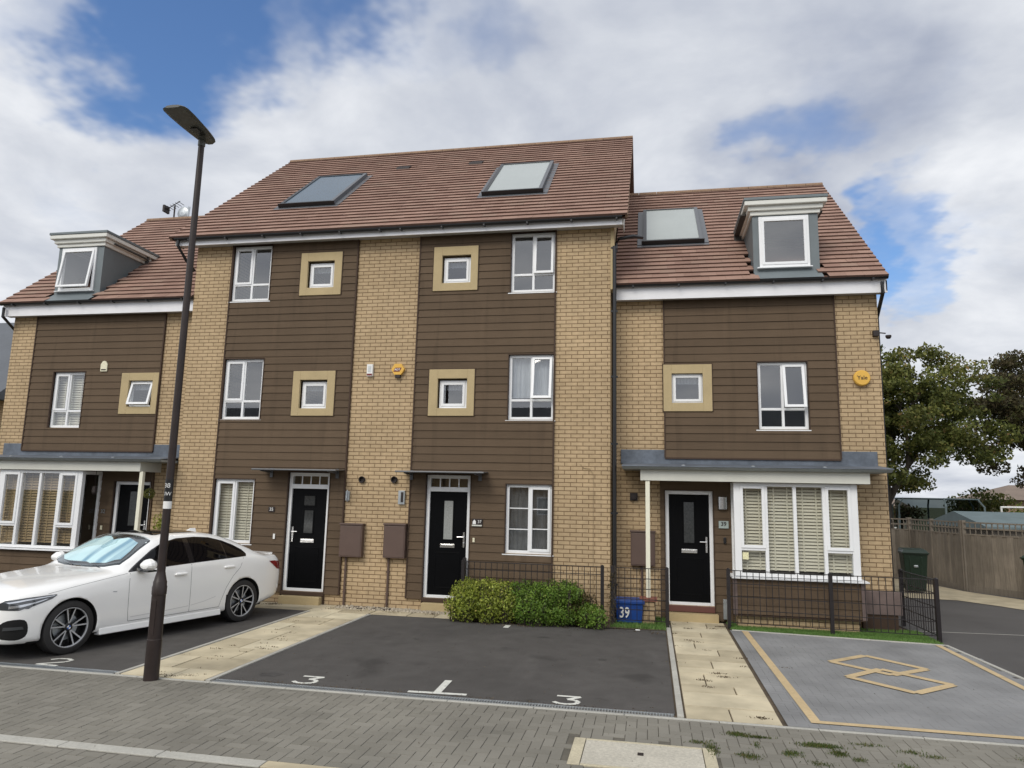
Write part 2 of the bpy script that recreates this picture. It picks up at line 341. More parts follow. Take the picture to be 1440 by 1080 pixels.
# ------------------------------------------------------------------ world
def world():
    w = bpy.data.worlds.new('World'); S.world = w; w.use_nodes = True
    nt = w.node_tree; N = nt.nodes; L = nt.links; bg = N['Background']; bg.inputs[1].default_value = .1
    sky = N.new('ShaderNodeTexSky'); sky.sky_type = 'NISHITA'; sky.sun_disc = False
    sky.sun_elevation = SUN_EL; sky.sun_rotation = SUN_ROT; sky.air_density = 1.3; sky.dust_density = .6; sky.ozone_density = 2
    tc = N.new('ShaderNodeTexCoord'); D = tc.outputs['Generated']
    def math_(op, a, b=None, c=None, clamp=False):
        n = N.new('ShaderNodeMath'); n.operation = op; n.use_clamp = clamp
        for i, q in enumerate((a, b, c)):
            if q is None: continue
            if isinstance(q, (int, float)): n.inputs[i].default_value = q
            else: L.new(q, n.inputs[i])
        return n.outputs[0]
    def noise(vec, sc, det, rough=.55, dist=0.):
        n = N.new('ShaderNodeTexNoise'); n.inputs['Scale'].default_value = sc; n.inputs['Detail'].default_value = det
        n.inputs['Roughness'].default_value = rough; n.inputs['Distortion'].default_value = dist; L.new(vec, n.inputs['Vector']); return n
    sp = N.new('ShaderNodeSeparateXYZ'); L.new(D, sp.inputs[0])
    zc = math_('MAXIMUM', sp.outputs[2], 0.); den = math_('ADD', zc, .22)
    cb = N.new('ShaderNodeCombineXYZ'); L.new(math_('DIVIDE', sp.outputs[0], den), cb.inputs[0]); L.new(math_('DIVIDE', sp.outputs[1], den), cb.inputs[1])
    P = cb.outputs[0]
    n1 = noise(P, 1.6, 10, .57, .3); n2 = noise(P, 2.3, 9, .55, .25)
    # ragged direction for the gaps
    nw = noise(P, 2.2, 5, .6)
    vs = N.new('ShaderNodeVectorMath'); vs.operation = 'SUBTRACT'; L.new(nw.outputs['Color'], vs.inputs[0]); vs.inputs[1].default_value = (.5, .5, .5)
    vk = N.new('ShaderNodeVectorMath'); vk.operation = 'SCALE'; L.new(vs.outputs[0], vk.inputs[0]); vk.inputs['Scale'].default_value = .46
    va = N.new('ShaderNodeVectorMath'); va.operation = 'ADD'; L.new(D, va.inputs[0]); L.new(vk.outputs[0], va.inputs[1])
    vn = N.new('ShaderNodeVectorMath'); vn.operation = 'NORMALIZE'; L.new(va.outputs[0], vn.inputs[0])
    def blob(u, v, ang, amt, ex=1.0):
        d = pixdir(u, v); dt = N.new('ShaderNodeVectorMath'); dt.operation = 'DOT_PRODUCT'; L.new(vn.outputs[0], dt.inputs[0]); dt.inputs[1].default_value = d
        mr = N.new('ShaderNodeMapRange'); mr.interpolation_type = 'SMOOTHSTEP'; mr.inputs['From Min'].default_value = cos(radians(ang)); mr.inputs['From Max'].default_value = cos(radians(ang * .25))
        mr.inputs['To Min'].default_value = 0; mr.inputs['To Max'].default_value = amt; L.new(dt.outputs['Value'], mr.inputs['Value']); return mr.outputs[0]
    gap = None
    for b_ in SKY_GAPS:
        q = blob(*b_); gap = q if gap is None else math_('ADD', gap, q)
    dark = None
    for b_ in SKY_DARK:
        q = blob(*b_); dark = q if dark is None else math_('ADD', dark, q)
    # cloud cover: nearly overcast, thinner where the gaps are
    cov = math_('ADD', math_('MULTIPLY', math_('SUBTRACT', n1.outputs['Fac'], .5), 1.9), 1.22)
    cov = math_('SUBTRACT', cov, math_('MULTIPLY', gap, 1.35))
    cr = N.new('ShaderNodeMapRange'); cr.interpolation_type = 'SMOOTHSTEP'; cr.inputs['From Min'].default_value = -.5; cr.inputs['From Max'].default_value = .95; L.new(cov, cr.inputs['Value'])
    # cloud shade
    sh = math_('ADD', math_('MULTIPLY', math_('SUBTRACT', n2.outputs['Fac'], .5), 1.8), .60)
    sh = math_('SUBTRACT', sh, dark, None, True)
    ramp = N.new('ShaderNodeValToRGB'); L.new(sh, ramp.inputs[0]); e = ramp.color_ramp.elements
    e[0].position = 0; e[0].color = (.36, .40, .50, 1); e[1].position = 1; e[1].color = (.90, .915, .94, 1)
    q = e.new(.5); q.color = (.60, .63, .69, 1)
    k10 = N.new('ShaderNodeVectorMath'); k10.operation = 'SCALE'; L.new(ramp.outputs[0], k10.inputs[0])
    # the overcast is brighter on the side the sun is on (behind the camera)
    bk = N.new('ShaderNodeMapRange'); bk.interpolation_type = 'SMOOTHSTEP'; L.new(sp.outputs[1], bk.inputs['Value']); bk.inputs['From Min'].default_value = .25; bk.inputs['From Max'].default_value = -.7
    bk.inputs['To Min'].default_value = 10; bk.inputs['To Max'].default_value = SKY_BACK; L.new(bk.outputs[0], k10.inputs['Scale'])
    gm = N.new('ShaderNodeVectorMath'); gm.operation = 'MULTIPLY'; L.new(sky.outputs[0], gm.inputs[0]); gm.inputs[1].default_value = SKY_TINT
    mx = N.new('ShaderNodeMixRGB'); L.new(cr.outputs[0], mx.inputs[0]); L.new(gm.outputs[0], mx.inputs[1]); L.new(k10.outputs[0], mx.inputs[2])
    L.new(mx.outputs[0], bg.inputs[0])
SUN_EL = radians(42); SUN_AZ = radians(200)     # azimuth of the sun measured from +y clockwise
SUN_ROT = SUN_AZ
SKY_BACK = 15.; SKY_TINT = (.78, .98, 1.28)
SKY_GAPS = [(130, -10, 9, .36), (290, 30, 8, .36), (210, 80, 6, .18), (450, 50, 7, .40), (400, -20, 9, .36), (570, 0, 8, .42), (720, -20, 7, .3), (50, 80, 6, .2), (1150, 190, 6, .25), (1340, 200, 5, .25), (1060, 240, 5, .2), (1268, 364, 5.2, .75), (1190, 376, 3.8, .35), (1430, 350, 5, .2), (260, 90, 9, .25), (100, 300, 5, .25),
            (1400, 400, 5, .2), (1120, 230, 4, .3), (230, 110, 7, .25)]
SKY_DARK = [(1160, 180, 11, .25), (1100, 230, 7, .12), (820, 120, 14, .14), (620, 160, 12, .08), (1400, 60, 10, .15), (1180, 380, 5, .12), (560, 60, 14, .10), (1330, 200, 8, .12)]
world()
sl = bpy.data.lights.new('sun', 'SUN'); sl.energy = 1.6; sl.angle = radians(28); sl.color = (1, .94, .83)
so = bpy.data.objects.new('sun', sl); COL.objects.link(so)
sd = Vector((sin(SUN_AZ) * cos(SUN_EL), cos(SUN_AZ) * cos(SUN_EL), sin(SUN_EL)))
so.rotation_euler = sd.to_track_quat('Z', 'Y').to_euler(); so.location = (0, -10, 20)
S.view_settings.view_transform = 'Standard'; S.view_settings.look = 'None'; S.view_settings.gamma = 1; S.view_settings.exposure = 0.12

# ------------------------------------------------------------------ ground
def sheet(name, pts, z, m, kind='structure', th=None):
    b = MB()
    if th: b.prism([(p[0], p[1]) for p in pts], z - th, z, 0, axis='z')
    else: b.poly([(p[0], p[1], z) for p in pts])
    o = b.build(name, m); tag(o, kind=kind); return o
def rectp(x0, x1, y0, y1): return [(x0, y0), (x1, y0), (x1, y1), (x0, y1)]
sheet('ground', rectp(-400, 500, -300, 700), -.05, 'ground')
sheet('paver_bed', rectp(-60, 80, -40, -5.55), -.008, 'joint')
def herring(name, m, x0, x1, y0, y1, W=.1, inside=lambda x, y: True, gap=.0035, z=0, seed=1, jz=.0015, dep=.007, c_=.0025):
    rnd = random.Random(seed); b = MB(); L_ = 2 * W
    nx = int((x1 - x0) / W) + 4; ny = int((y1 - y0) / W) + 4
    for t1 in range(-ny - nx, nx + ny):
        for t2 in range(-(nx + ny) // 2 - 2, (nx + ny) // 2 + 2):
            ox, oy = t1 + 2 * t2, t1 - 2 * t2
            for (a, c, w, h) in ((0, 0, 2, 1), (0, 1, 1, 2)):
                ax, ay = x0 + (ox + a) * W, y0 + (oy + c) * W; bx, by = ax + w * W, ay + h * W
                ax, ay, bx, by = max(ax, x0), max(ay, y0), min(bx, x1), min(by, y1)
                if bx - ax < .03 or by - ay < .03 or not inside((ax + bx) / 2, (ay + by) / 2): continue
                g = gap / 2; zt = z + rnd.uniform(-jz, jz); r = min(1, max(0, rnd.gauss(.5, .22)))
                T = [(ax + g + c_, ay + g + c_, zt), (bx - g - c_, ay + g + c_, zt), (bx - g - c_, by - g - c_, zt), (ax + g + c_, by - g - c_, zt)]
                B = [(ax + g, ay + g, z - dep), (bx - g, ay + g, z - dep), (bx - g, by - g, z - dep), (ax + g, by - g, z - dep)]
                b.poly(T, 0, r)
                for k in range(4): b.poly([B[k], B[(k + 1) % 4], T[(k + 1) % 4], T[k]], 0, r)
    o = b.build(name, m, attr=True, fixn=False); tag(o, kind='structure'); return o
YK = -7.70   # road edge strip
herring('paver_road', 'paver', -7, 20, -11.5, YK - .075, seed=2)
herring('footway', 'paver', -7, 20, YK + .075, -5.655, seed=3, inside=lambda x, y: not (8.83 < x < 10.1 and -7.12 < y < -6.42))
# edge strip (flush kerb) in lengths
b = MB(); x = -7.2
while x < 20:
    b.box(x + .004, x + .911, YK - .065, YK + .065, -.04, .004, 1 if x > 6.5 else 0, random.random()); x += .915
tag(b.build('kerb', ['kerb', 'slab'], bevel=.006, attr=True), kind='structure')
# back edging between footway and bays (pale line)
b = MB(); x = -7.2
while x < 20:
    b.box(x + .003, x + .912, -5.65, -5.60, -.04, .006, 0); x += .915
tag(b.build('edging', 'kerb', bevel=.005), kind='structure')
# parking bays and paths
sheet('parking_bay', rectp(-8, 3.43, -5.48, -.62), .0, 'tarmac')
sheet('parking_bay', rectp(4.66, 9.77, -5.48, -.76), .0, 'tarmac')
sheet('bay_base', rectp(-10, 14.02, -5.6, 9), -.012, 'soil')
def slabs(name, x0, x1, y0, y1, widths, row, seed, z=.004):
    rnd = random.Random(seed); b = MB(); y = y0; k = 0
    while y < y1 - .02:
        h = min(row * rnd.choice((1, 1, .75, 1.25)), y1 - y)
        if y1 - y - h < .12: h = y1 - y
        xs = [x0]; ws = widths[k % len(widths)]
        for w in ws:
            if xs[-1] + w < x1 - .08: xs.append(xs[-1] + w)
        while x1 - xs[-1] > 1.1: xs.append(xs[-1] + rnd.choice((.6, .75, .9)))
        xs.append(x1)
        for i in range(len(xs) - 1):
            zt = z + rnd.uniform(-.002, .003); r = rnd.random() ** 1.1
            ax, bx, ay, by = xs[i] + .005, xs[i + 1] - .005, y + .005, y + h - .005
            b.hexa([(ax, ay, z - .03), (bx, ay, z - .03), (bx, by, z - .03), (ax, by, z - .03)], [(ax + .004, ay + .004, zt), (bx - .004, ay + .004, zt), (bx - .004, by - .004, zt), (ax + .004, by - .004, zt)], 0, r)
        y += h; k += 1
    o = b.build(name, 'slab', attr=True); tag(o, kind='structure'); return o
slabs('path', 3.50, 4.585, -5.58, -.76, [(.6,), (.35, .7), (.75,), (.5,)], .6, 5)
slabs('path', 9.87, 10.79, -5.58, .28, [(.45,), (), (.6,), (.3,), ()], .45, 6)
slabs('path', 1.9, 4.585, -.74, -.02, [(.9, .6), (.4, .8)], .36, 7)
slabs('path', 4.60, 6.15, -.74, -.32, [(.7, .5), (.5,)], .42, 8)
b = MB()
for xx in (3.465, 4.625): 
    y = -5.58
    while y < -.8: b.box(xx - .028, xx + .028, y + .003, min(y + .9, -.78), -.03, .012, 0); y += .905
y = -5.58
while y < -.3: b.box(9.79, 9.855, y + .003, min(y + .9, -.3), -.03, .016, 0); y += .905
tag(b.build('path_edging', 'kerb', bevel=.005), kind='structure')
# gravel strip at the foot of the middle houses
sheet('gravel_strip', rectp(4.55, 6.3, -.31, 0.0), .006, 'gravel')
sheet('garden_soil', [(6.2, -1.0), (9.78, -.78), (9.78, .46), (6.2, 0.0)], .0, 'soil')
# accessible bay in blue-grey blocks
M['joint_grey'] = mat('grey_joint', (.15, .148, .145), .95)
sheet('bay_bed', [(10.83, -5.58), (14.1, -5.58), (13.98, -.66), (10.83, -.33)], -.001, 'joint_grey')
herring('accessible_bay', 'paver_blue', 10.83, 14.35, -5.585, -.33, z=.004, gap=.0015, seed=9, jz=.0003, dep=.002, c_=.001,
        inside=lambda x, y: y < -.39 - (x - 10.85) * .105 and x < 14.02 - (y + .5) * .05 - .03)
b = MB()
def strip(a, c, w, z0=.006, z1=.010, m=0):
    a = Vector((*a, 0)); c = Vector((*c, 0)); d = (c - a).normalized(); sdv = Vector((-d.y, d.x, 0)) * w / 2
    b.poly([(*(a - sdv).xy, z1), (*(c - sdv).xy, z1), (*(c + sdv).xy, z1), (*(a + sdv).xy, z1)], m)
# yellow block lines
strip((11.06, -.36), (11.12, -5.36), .10); strip((11.07, -5.40), (16.5, -5.44), .09, z1=.0115); strip((13.87, -.74), (13.90, -5.36), .09, z1=.0108)
# interlocked diamond emblem
def ring(P, w, z):
    for k in range(4): strip(P[k], P[(k + 1) % 4], w, z1=z + .0004 * k)
ring([(11.93, -2.46), (12.51, -1.90), (13.08, -2.58), (12.52, -3.06)], .115, .0105)
ring([(11.93, -3.33), (12.47, -2.76), (13.09, -3.40), (12.51, -3.94)], .115, .0125)
o = b.build('bay_marking', 'yellow_line', fixn=False); tag(o, kind='structure')
# pale kerb round the accessible bay
b = MB(); b.bar((10.86, -.375, -.01), (13.98, -.70, -.01), .05, .05); b.bar((14.0, -.70, -.01), (14.28, -5.6, -.01), .055, .05)
tag(b.build('bay_kerb', 'kerb', bevel=.005), kind='structure')
# driveway to the right, its path and cross line
sheet('driveway', [(14.05, -5.6), (60, -5.6), (60, 14), (13.7, 14), (13.7, 4.9), (13.95, -.66)], .0, 'tarmac2')
b = MB(); strip((13.95, .55), (22, 1.2), .035, z1=.0045); tag(b.build('drive_marking', 'kerb', fixn=False), kind='structure')
sheet('path', [(15.0, 5.35), (16.4, 5.2), (16.9, 4.55), (17.6, 3.4), (19.5, 1.7), (24, -1), (24, 1), (19.6, 3.6), (18.0, 5.9), (17.3, 7.2), (17.0, 8.6), (16.8, 9.9), (15.0, 9.9)], .010, 'slab')
# white numbers and lines in the bays
b = MB()
def stroke(pts, w, z=.005):
    for k in range(len(pts) - 1): strip(pts[k], pts[k + 1], w, z1=z + .0003 * (k % 2))
def num3(x, y, s=1., fl=1):
    P = [(-.15, .17), (.15, .17), (.0, .03), (.09, .02), (.145, -.05), (.12, -.14), (.02, -.18), (-.09, -.17), (-.16, -.11)]
    stroke([(x + a * s, y + c * s * 1.0) for a, c in P], .052)
num3(5.68, -5.24, .85); num3(8.66, -5.27, .85)
stroke([(3.0 + a - .62, -5.28 + c) for a, c in [(-.16, .08), (-.1, .15), (.02, .17), (.12, .11), (.10, .02), (-.14, -.16), (.16, -.17)]], .05)
strip((6.93, -5.40), (7.58, -5.36), .07, z1=.0056); strip((7.25, -5.37), (7.23, -4.83), .085, z1=.0064); strip((7.2, -1.32), (7.2, -1.08), .09, z1=.005)
o = b.build('bay_marking', 'white_line', fixn=False); tag(o, kind='structure')
# drainage channels
def drain(x0, x1, label):
    r = thing('drain_channel', label, 'drain', (x0, -5.54, 0), group='slotted drainage channels')
    b = MB(); b.box(x0, x1, -5.598, -5.582, -.05, .006); b.box(x0, x1, -5.497, -5.481, -.05, .006); b.build('edge_rail', 'steel', r)
    b = MB(); x = x0 + .01
    while x < x1 - .01: b.box(x, x + .014, -5.58, -5.499, -.012, .003); x += .030
    b.build('grating', 'steel', r)
    b = MB(); b.box(x0, x1, -5.58, -5.499, -.05, -.04); b.build('trough', 'black', r)
drain(4.68, 9.76, 'steel slotted drain channel across the front of the empty tarmac bay')
drain(-3., 3.42, 'steel slotted drain channel in front of the bay with the white car')
# concrete cover
r = thing('inspection_cover', 'pale concrete filled inspection cover set in the grey paving', 'manhole cover', (9.5, -6.77, 0))
b = MB(); b.box(8.86, 8.96, -7.1, -6.44, -.03, .006); b.box(9.97, 10.07, -7.1, -6.44, -.03, .006); b.box(8.965, 9.965, -6.475, -6.44, -.03, .005); b.box(8.965, 9.965, -7.1, -7.065, -.03, .005)
b.build('cover_frame', mat('cover_frame_concrete', (.48, .43, .31), .9, noise=((4, .15), (50, .2))), r, bevel=.004)
m_cov = mat('worn_concrete', (.47, .44, .37), .9, noise=((3, .12), (35, .2), (120, .15)), bump=(70, .006))
b = MB(); b.box(8.968, 9.962, -7.06, -6.48, -.03, .004); b.build('cover_slab', m_cov, r)
b = MB(); b.box(9.42, 9.47, -6.77, -6.71, 0, .009); b.build('key_hole', 'vent', r)

# ------------------------------------------------------------------ house parts
def hole_grid(mb, x0, x1, z0, z1, y, holes, m=0, reveal=0., mr=None):
    xs = sorted({x0, x1} | {h[0] for h in holes} | {h[1] for h in holes}); zs = sorted({z0, z1} | {h[2] for h in holes} | {h[3] for h in holes})
    xs = [q for q in xs if x0 <= q <= x1]; zs = [q for q in zs if z0 <= q <= z1]
    for i in range(len(xs) - 1):
        for j in range(len(zs) - 1):
            cx, cz = (xs[i] + xs[i + 1]) / 2, (zs[j] + zs[j + 1]) / 2
            if any(h[0] < cx < h[1] and h[2] < cz < h[3] for h in holes): continue
            mb.poly([(xs[i], y, zs[j]), (xs[i + 1], y, zs[j]), (xs[i + 1], y, zs[j + 1]), (xs[i], y, zs[j + 1])], m)
    if reveal:
        for a, c, d, e in holes:
            mr_ = m if mr is None else mr
            mb.poly([(a, y, d), (a, y + reveal, d), (a, y + reveal, e), (a, y, e)], mr_); mb.poly([(c, y, d), (c, y, e), (c, y + reveal, e), (c, y + reveal, d)], mr_)
            mb.poly([(a, y, e), (a, y + reveal, e), (c, y + reveal, e), (c, y, e)], mr_); mb.poly([(a, y, d), (c, y, d), (c, y + reveal, d), (a, y + reveal, d)], mr_)
def cladding(parent, x0, x1, z0, z1, y, holes=(), pitch=.15, phase=0., name='cladding', label=None, trim=True, trimw=.022):
    b = MB(); rnd = random.Random(int(x0 * 100 + z0 * 10)); z = z0 - phase
    while z < z1 - .005:
        za, zb = max(z, z0), min(z + pitch, z1); lift = rnd.uniform(-.0015, .0015)
        def yy(q): return y - .038 - lift + .014 * (q - z) / pitch
        cuts = sorted({za, zb} | {q for h in holes for q in (h[2], h[3]) if za < q < zb})
        for ca, cb_ in zip(cuts, cuts[1:]):
            cm = (ca + cb_) / 2; segs = [(x0, x1)]
            for h in holes:
                if h[2] < cm < h[3]:
                    ns = []
                    for a, c in segs:
                        if h[1] <= a or h[0] >= c: ns.append((a, c)); continue
                        if h[0] > a + .001: ns.append((a, h[0]))
                        if h[1] < c - .001: ns.append((h[1], c))
                    segs = ns
            rr = rnd.random()
            for a, c in segs:
                b.poly([(a, yy(ca), ca), (c, yy(ca), ca), (c, yy(cb_), cb_), (a, yy(cb_), cb_)], 0, rr)
                if ca == za: b.poly([(a, yy(ca) , ca), (a, y - .005, ca), (c, y - .005, ca), (c, yy(ca), ca)], 1, .5)
        z += pitch
    for a in (x0, x1): b.poly([(a, y - .036, z0), (a, y, z0), (a, y, z1), (a, y - .036, z1)], 1)
    if trim:
        b.box(x0 - .004, x0 + trimw, y - .045, y - .001, z0, z1, 1); b.box(x1 - trimw, x1 + .004, y - .045, y - .001, z0, z1, 1)
    for h in holes:
        t = .016
        b.box(h[0] - t, h[0], y - .044, y + .03, h[2], h[3], 1); b.box(h[1], h[1] + t, y - .044, y + .03, h[2], h[3], 1)
        b.box(h[0] - t, h[1] + t, y - .046, y + .03, h[3], h[3] + t, 1)
    o = b.build(name, ['clad', 'clad_trim'], parent, attr=True)
    if label: o['label'] = label
    return o
def frame(mb, x0, x1, z0, z1, y, w, d, m=0):
    mb.box(x0, x0 + w, y, y + d, z0, z1, m); mb.box(x1 - w, x1, y, y + d, z0, z1, m)
    mb.box(x0 + w, x1 - w, y, y + d, z1 - w, z1, m); mb.box(x0 + w, x1 - w, y, y + d, z0, z0 + w, m)
def window(parent, x0, x1, z0, z1, y, kind='four', op='L', blind=None, label=None, sill=True, bars=False, blind_h=1., openang=0, back=True, fw=.055):
    """frame mesh is the part; panes, sash, sill, blind are its sub-parts. y = front of frame"""
    f = MB(); panes = []; sashes = []
    frame(f, x0, x1, z0, z1, y, fw, .07)
    ix0, ix1, iz0, iz1 = x0 + fw, x1 - fw, z0 + fw, z1 - fw; bw = .045
    if kind == 'four':
        xm = (x0 + x1) / 2; zm = z0 + (z1 - z0) * .30; 
        f.box(xm - bw / 2, xm + bw / 2, y + .001, y + .069, iz0, iz1); f.box(ix0, xm - bw / 2, y + .002, y + .068, zm - bw / 2, zm + bw / 2); f.box(xm + bw / 2, ix1, y + .002, y + .068, zm - bw / 2, zm + bw / 2)
        cells = [(ix0, xm - bw / 2, zm + bw / 2, iz1, op == 'L'), (xm + bw / 2, ix1, zm + bw / 2, iz1, op == 'R'), (ix0, xm - bw / 2, iz0, zm - bw / 2, False), (xm + bw / 2, ix1, iz0, zm - bw / 2, False)]
    elif kind == 'two':
        xm = (x0 + x1) / 2; f.box(xm - bw / 2, xm + bw / 2, y + .001, y + .069, iz0, iz1)
        cells = [(ix0, xm - bw / 2, iz0, iz1, op == 'L'), (xm + bw / 2, ix1, iz0, iz1, op == 'R')]
    else: cells = [(ix0, ix1, iz0, iz1, True)]
    w = f.build('window', 'upvc', parent, bevel=.004)
    if label: w['label'] = label
    g = MB()
    for a, c, d, e, opn in cells:
        if opn:
            s = MB(); sw = .048; frame(s, a - .012, c + .012, d - .012, e + .012, y - .014, sw, .05)
            gg = (a + sw - .014, c - sw + .014, d + sw - .014, e - sw + .014)
            if openang:
                s.box(gg[0], gg[1], y + .01, y + .02, gg[2], gg[3], 1)
                # top-hung or side-hung casement opened a little: rotate round its hinge edge
                if openang > 0: piv, ax = Vector(((a + c) / 2, y, e)), 'X'; ang = -openang
                else: piv, ax = Vector((a, y, e)), 'Z'; ang = openang
                R_ = Matrix.Translation(piv) @ Matrix.Rotation(radians(ang), 4, ax) @ Matrix.Translation(-piv)
                s.v = [tuple(R_ @ Vector(p)) for p in s.v]
                s.build('sash', ['upvc', 'glass'], w, bevel=.003)
            else:
                s.build('sash', 'upvc', w, bevel=.004)
                g.box(gg[0], gg[1], y + .012, y + .02, gg[2], gg[3])
                if bars:
                    for q in (1 / 3, 2 / 3): zz_ = gg[2] + (gg[3] - gg[2]) * q; g.box(gg[0], gg[1], y + .006, y + .0115, zz_ - .009, zz_ + .009, 1)
        else:
            g.box(a, c, y + .03, y + .038, d, e)
            if bars:
                for q in (1 / 3, 2 / 3): zz_ = d + (e - d) * q; g.box(a, c, y + .022, y + .0295, zz_ - .009, zz_ + .009, 1)
    if g.f: g.build('pane', ['glass', 'upvc'], w)
    if sill:
        s = MB(); s.prism([(y - .055, z0 - .028), (y + .06, z0 - .028), (y + .06, z0 - .002), (y - .055, z0 - .010)], x0 - .05, x1 + .03); s.build('sill', 'upvc', w)
    if blind:
        bb = MB(); zt, zb = z1 - .03, z1 - .03 - (z1 - z0 - .06) * blind_h; yb = y + .13
        if blind in ('blind', 'blind_tan'):
            z = zt
            while z > zb: bb.poly([(x0 + .02, yb - .018, z - .026), (x1 - .02, yb - .018, z - .026), (x1 - .02, yb + .006, z + .018), (x0 + .02, yb + .006, z + .018)]); z -= .054
            for q in (.25, .75):
                xx = x0 + (x1 - x0) * q; bb.box(xx - .008, xx + .008, yb - .02, yb - .018, zb, zt)
            bb.build('blind', blind, w, fixn=False)
        else:
            n = 28; pts = [(x0 + (x1 - x0) * k / n, yb + .02 * sin(k * 1.9)) for k in range(n + 1)]
            for k in range(n): bb.poly([(*pts[k], zb), (*pts[k + 1], zb), (*pts[k + 1], zt), (*pts[k], zt)])
            bb.build('curtain', blind, w, smooth=True, fixn=False)
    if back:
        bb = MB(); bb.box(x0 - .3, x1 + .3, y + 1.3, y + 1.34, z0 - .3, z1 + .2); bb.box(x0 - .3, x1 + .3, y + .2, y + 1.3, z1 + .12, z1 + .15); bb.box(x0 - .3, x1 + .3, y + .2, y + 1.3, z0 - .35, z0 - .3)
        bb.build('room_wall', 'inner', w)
    return w
def surround(parent, x0, x1, z0, z1, wx0, wx1, wz0, wz1, y):
    b = MB(); yf = y - .055
    b.box(x0, wx0, yf, y + .05, z0, z1); b.box(wx1, x1, yf, y + .05, z0, z1)
    b.box(wx0, wx1, yf + .001, y + .05, wz1, z1); b.box(wx0, wx1, yf + .001, y + .05, z0, wz0)
    o = b.build('stone_surround', 'stone', parent, bevel=.004); return o
def door(parent, x0, x1, z0, z1, y, transom=None, hs='R', style=0, label=None):
    fr = MB(); w = .065
    fr.box(x0, x0 + w, y, y + .09, z0, z1); fr.box(x1 - w, x1, y, y + .09, z0, z1); fr.box(x0 + w, x1 - w, y, y + .09, z1 - w, z1); fr.box(x0 + w, x1 - w, y - .01, y + .09, z0, z0 + .05)
    top = z1 - w
    if transom: fr.box(x0 + w, x1 - w, y, y + .09, transom, transom + .085); top = transom
    f = fr.build('door_frame', 'upvc', parent, bevel=.004)
    a, c, d, e = x0 + w + .004, x1 - w - .004, z0 + .052, top - .004
    lf = MB(); lf.box(a, c, y + .035, y + .08, d, e)
    # moulded panels
    W = c - a; xm = (a + c) / 2
    if style == 0: gl = (xm - .085, xm + .085, d + 1.02, e - .17)
    elif style == 1: gl = (xm - .09, xm + .09, d + 1.05, e - .42)
    else: gl = (xm - .09, xm + .09, d + 1.05, e - .14)
    for gx0, gx1, gz0, gz1 in [gl] + ([(xm - .11, xm + .11, e - .32, e - .14)] if style == 1 else []):
        frame(lf, gx0 - .03, gx1 + .03, gz0 - .03, gz1 + .03, y + .028, .03, .01)
    for gx0, gx1 in ((a + .11, xm - .17), (xm + .17, c - .11)):
        pass
    frame(lf, a + .12, c - .12, d + .12, d + .78, y + .031, .02, .006)
    dr = lf.build('door', 'door', parent, bevel=.003)
    if label: dr['label'] = label
    g = MB(); g.box(gl[0], gl[1], y + .030, y + .034, gl[2], gl[3])
    if style == 1: g.box(xm - .11, xm + .11, y + .030, y + .034, e - .32, e - .14)
    g.build('door_pane', 'glass_frost' if style == 0 else 'glass_dark_s', dr)
    h = MB(); zl = d + .90; h.box(xm - .14, xm + .14, y + .018, y + .034, zl - .035, zl + .035); h.box(xm - .12, xm + .12, y + .012, y + .018, zl - .012, zl + .022); h.build('letterbox', 'chrome', dr, bevel=.004)
    hx = (c - .05) if hs == 'R' else (a + .05); s_ = -1 if hs == 'R' else 1
    h = MB(); h.box(hx - .016, hx + .016, y + .022, y + .034, zl - .02, zl + .26); h.tube([(hx, y + .022, zl + .17), (hx, y - .02, zl + .17), (hx + s_ * .12, y - .022, zl + .17)], .011, 8); h.lathe([(.0, y + .012), (.014, y + .014), (.014, y + .022)], (hx, 0, zl + .06), 'y', 10); h.build('handle', 'chrome', dr)
    if transom:
        g = MB(); g.box(x0 + w, x1 - w, y + .04, y + .046, transom + .087, z1 - w - .001, 0)
        n = 4
        for k in range(1, n): xx = x0 + w + (x1 - x0 - 2 * w) * k / n; g.box(xx - .011, xx + .011, y + .03, y + .0395, transom + .087, z1 - w - .001, 1)
        g.build('transom_light', ['glass_low', 'upvc'], f)
        b = MB(); b.box(x0 + .02, x1 - .02, y + .4, y + .42, transom - .1, z1 + .1); b.build('hall_wall', 'blind_tan', f)
    return dr
M['glass_dark_s'] = mat('dark_obscured_glass', (.035, .038, .04), .15, noise=(30, .4), spec=.7)

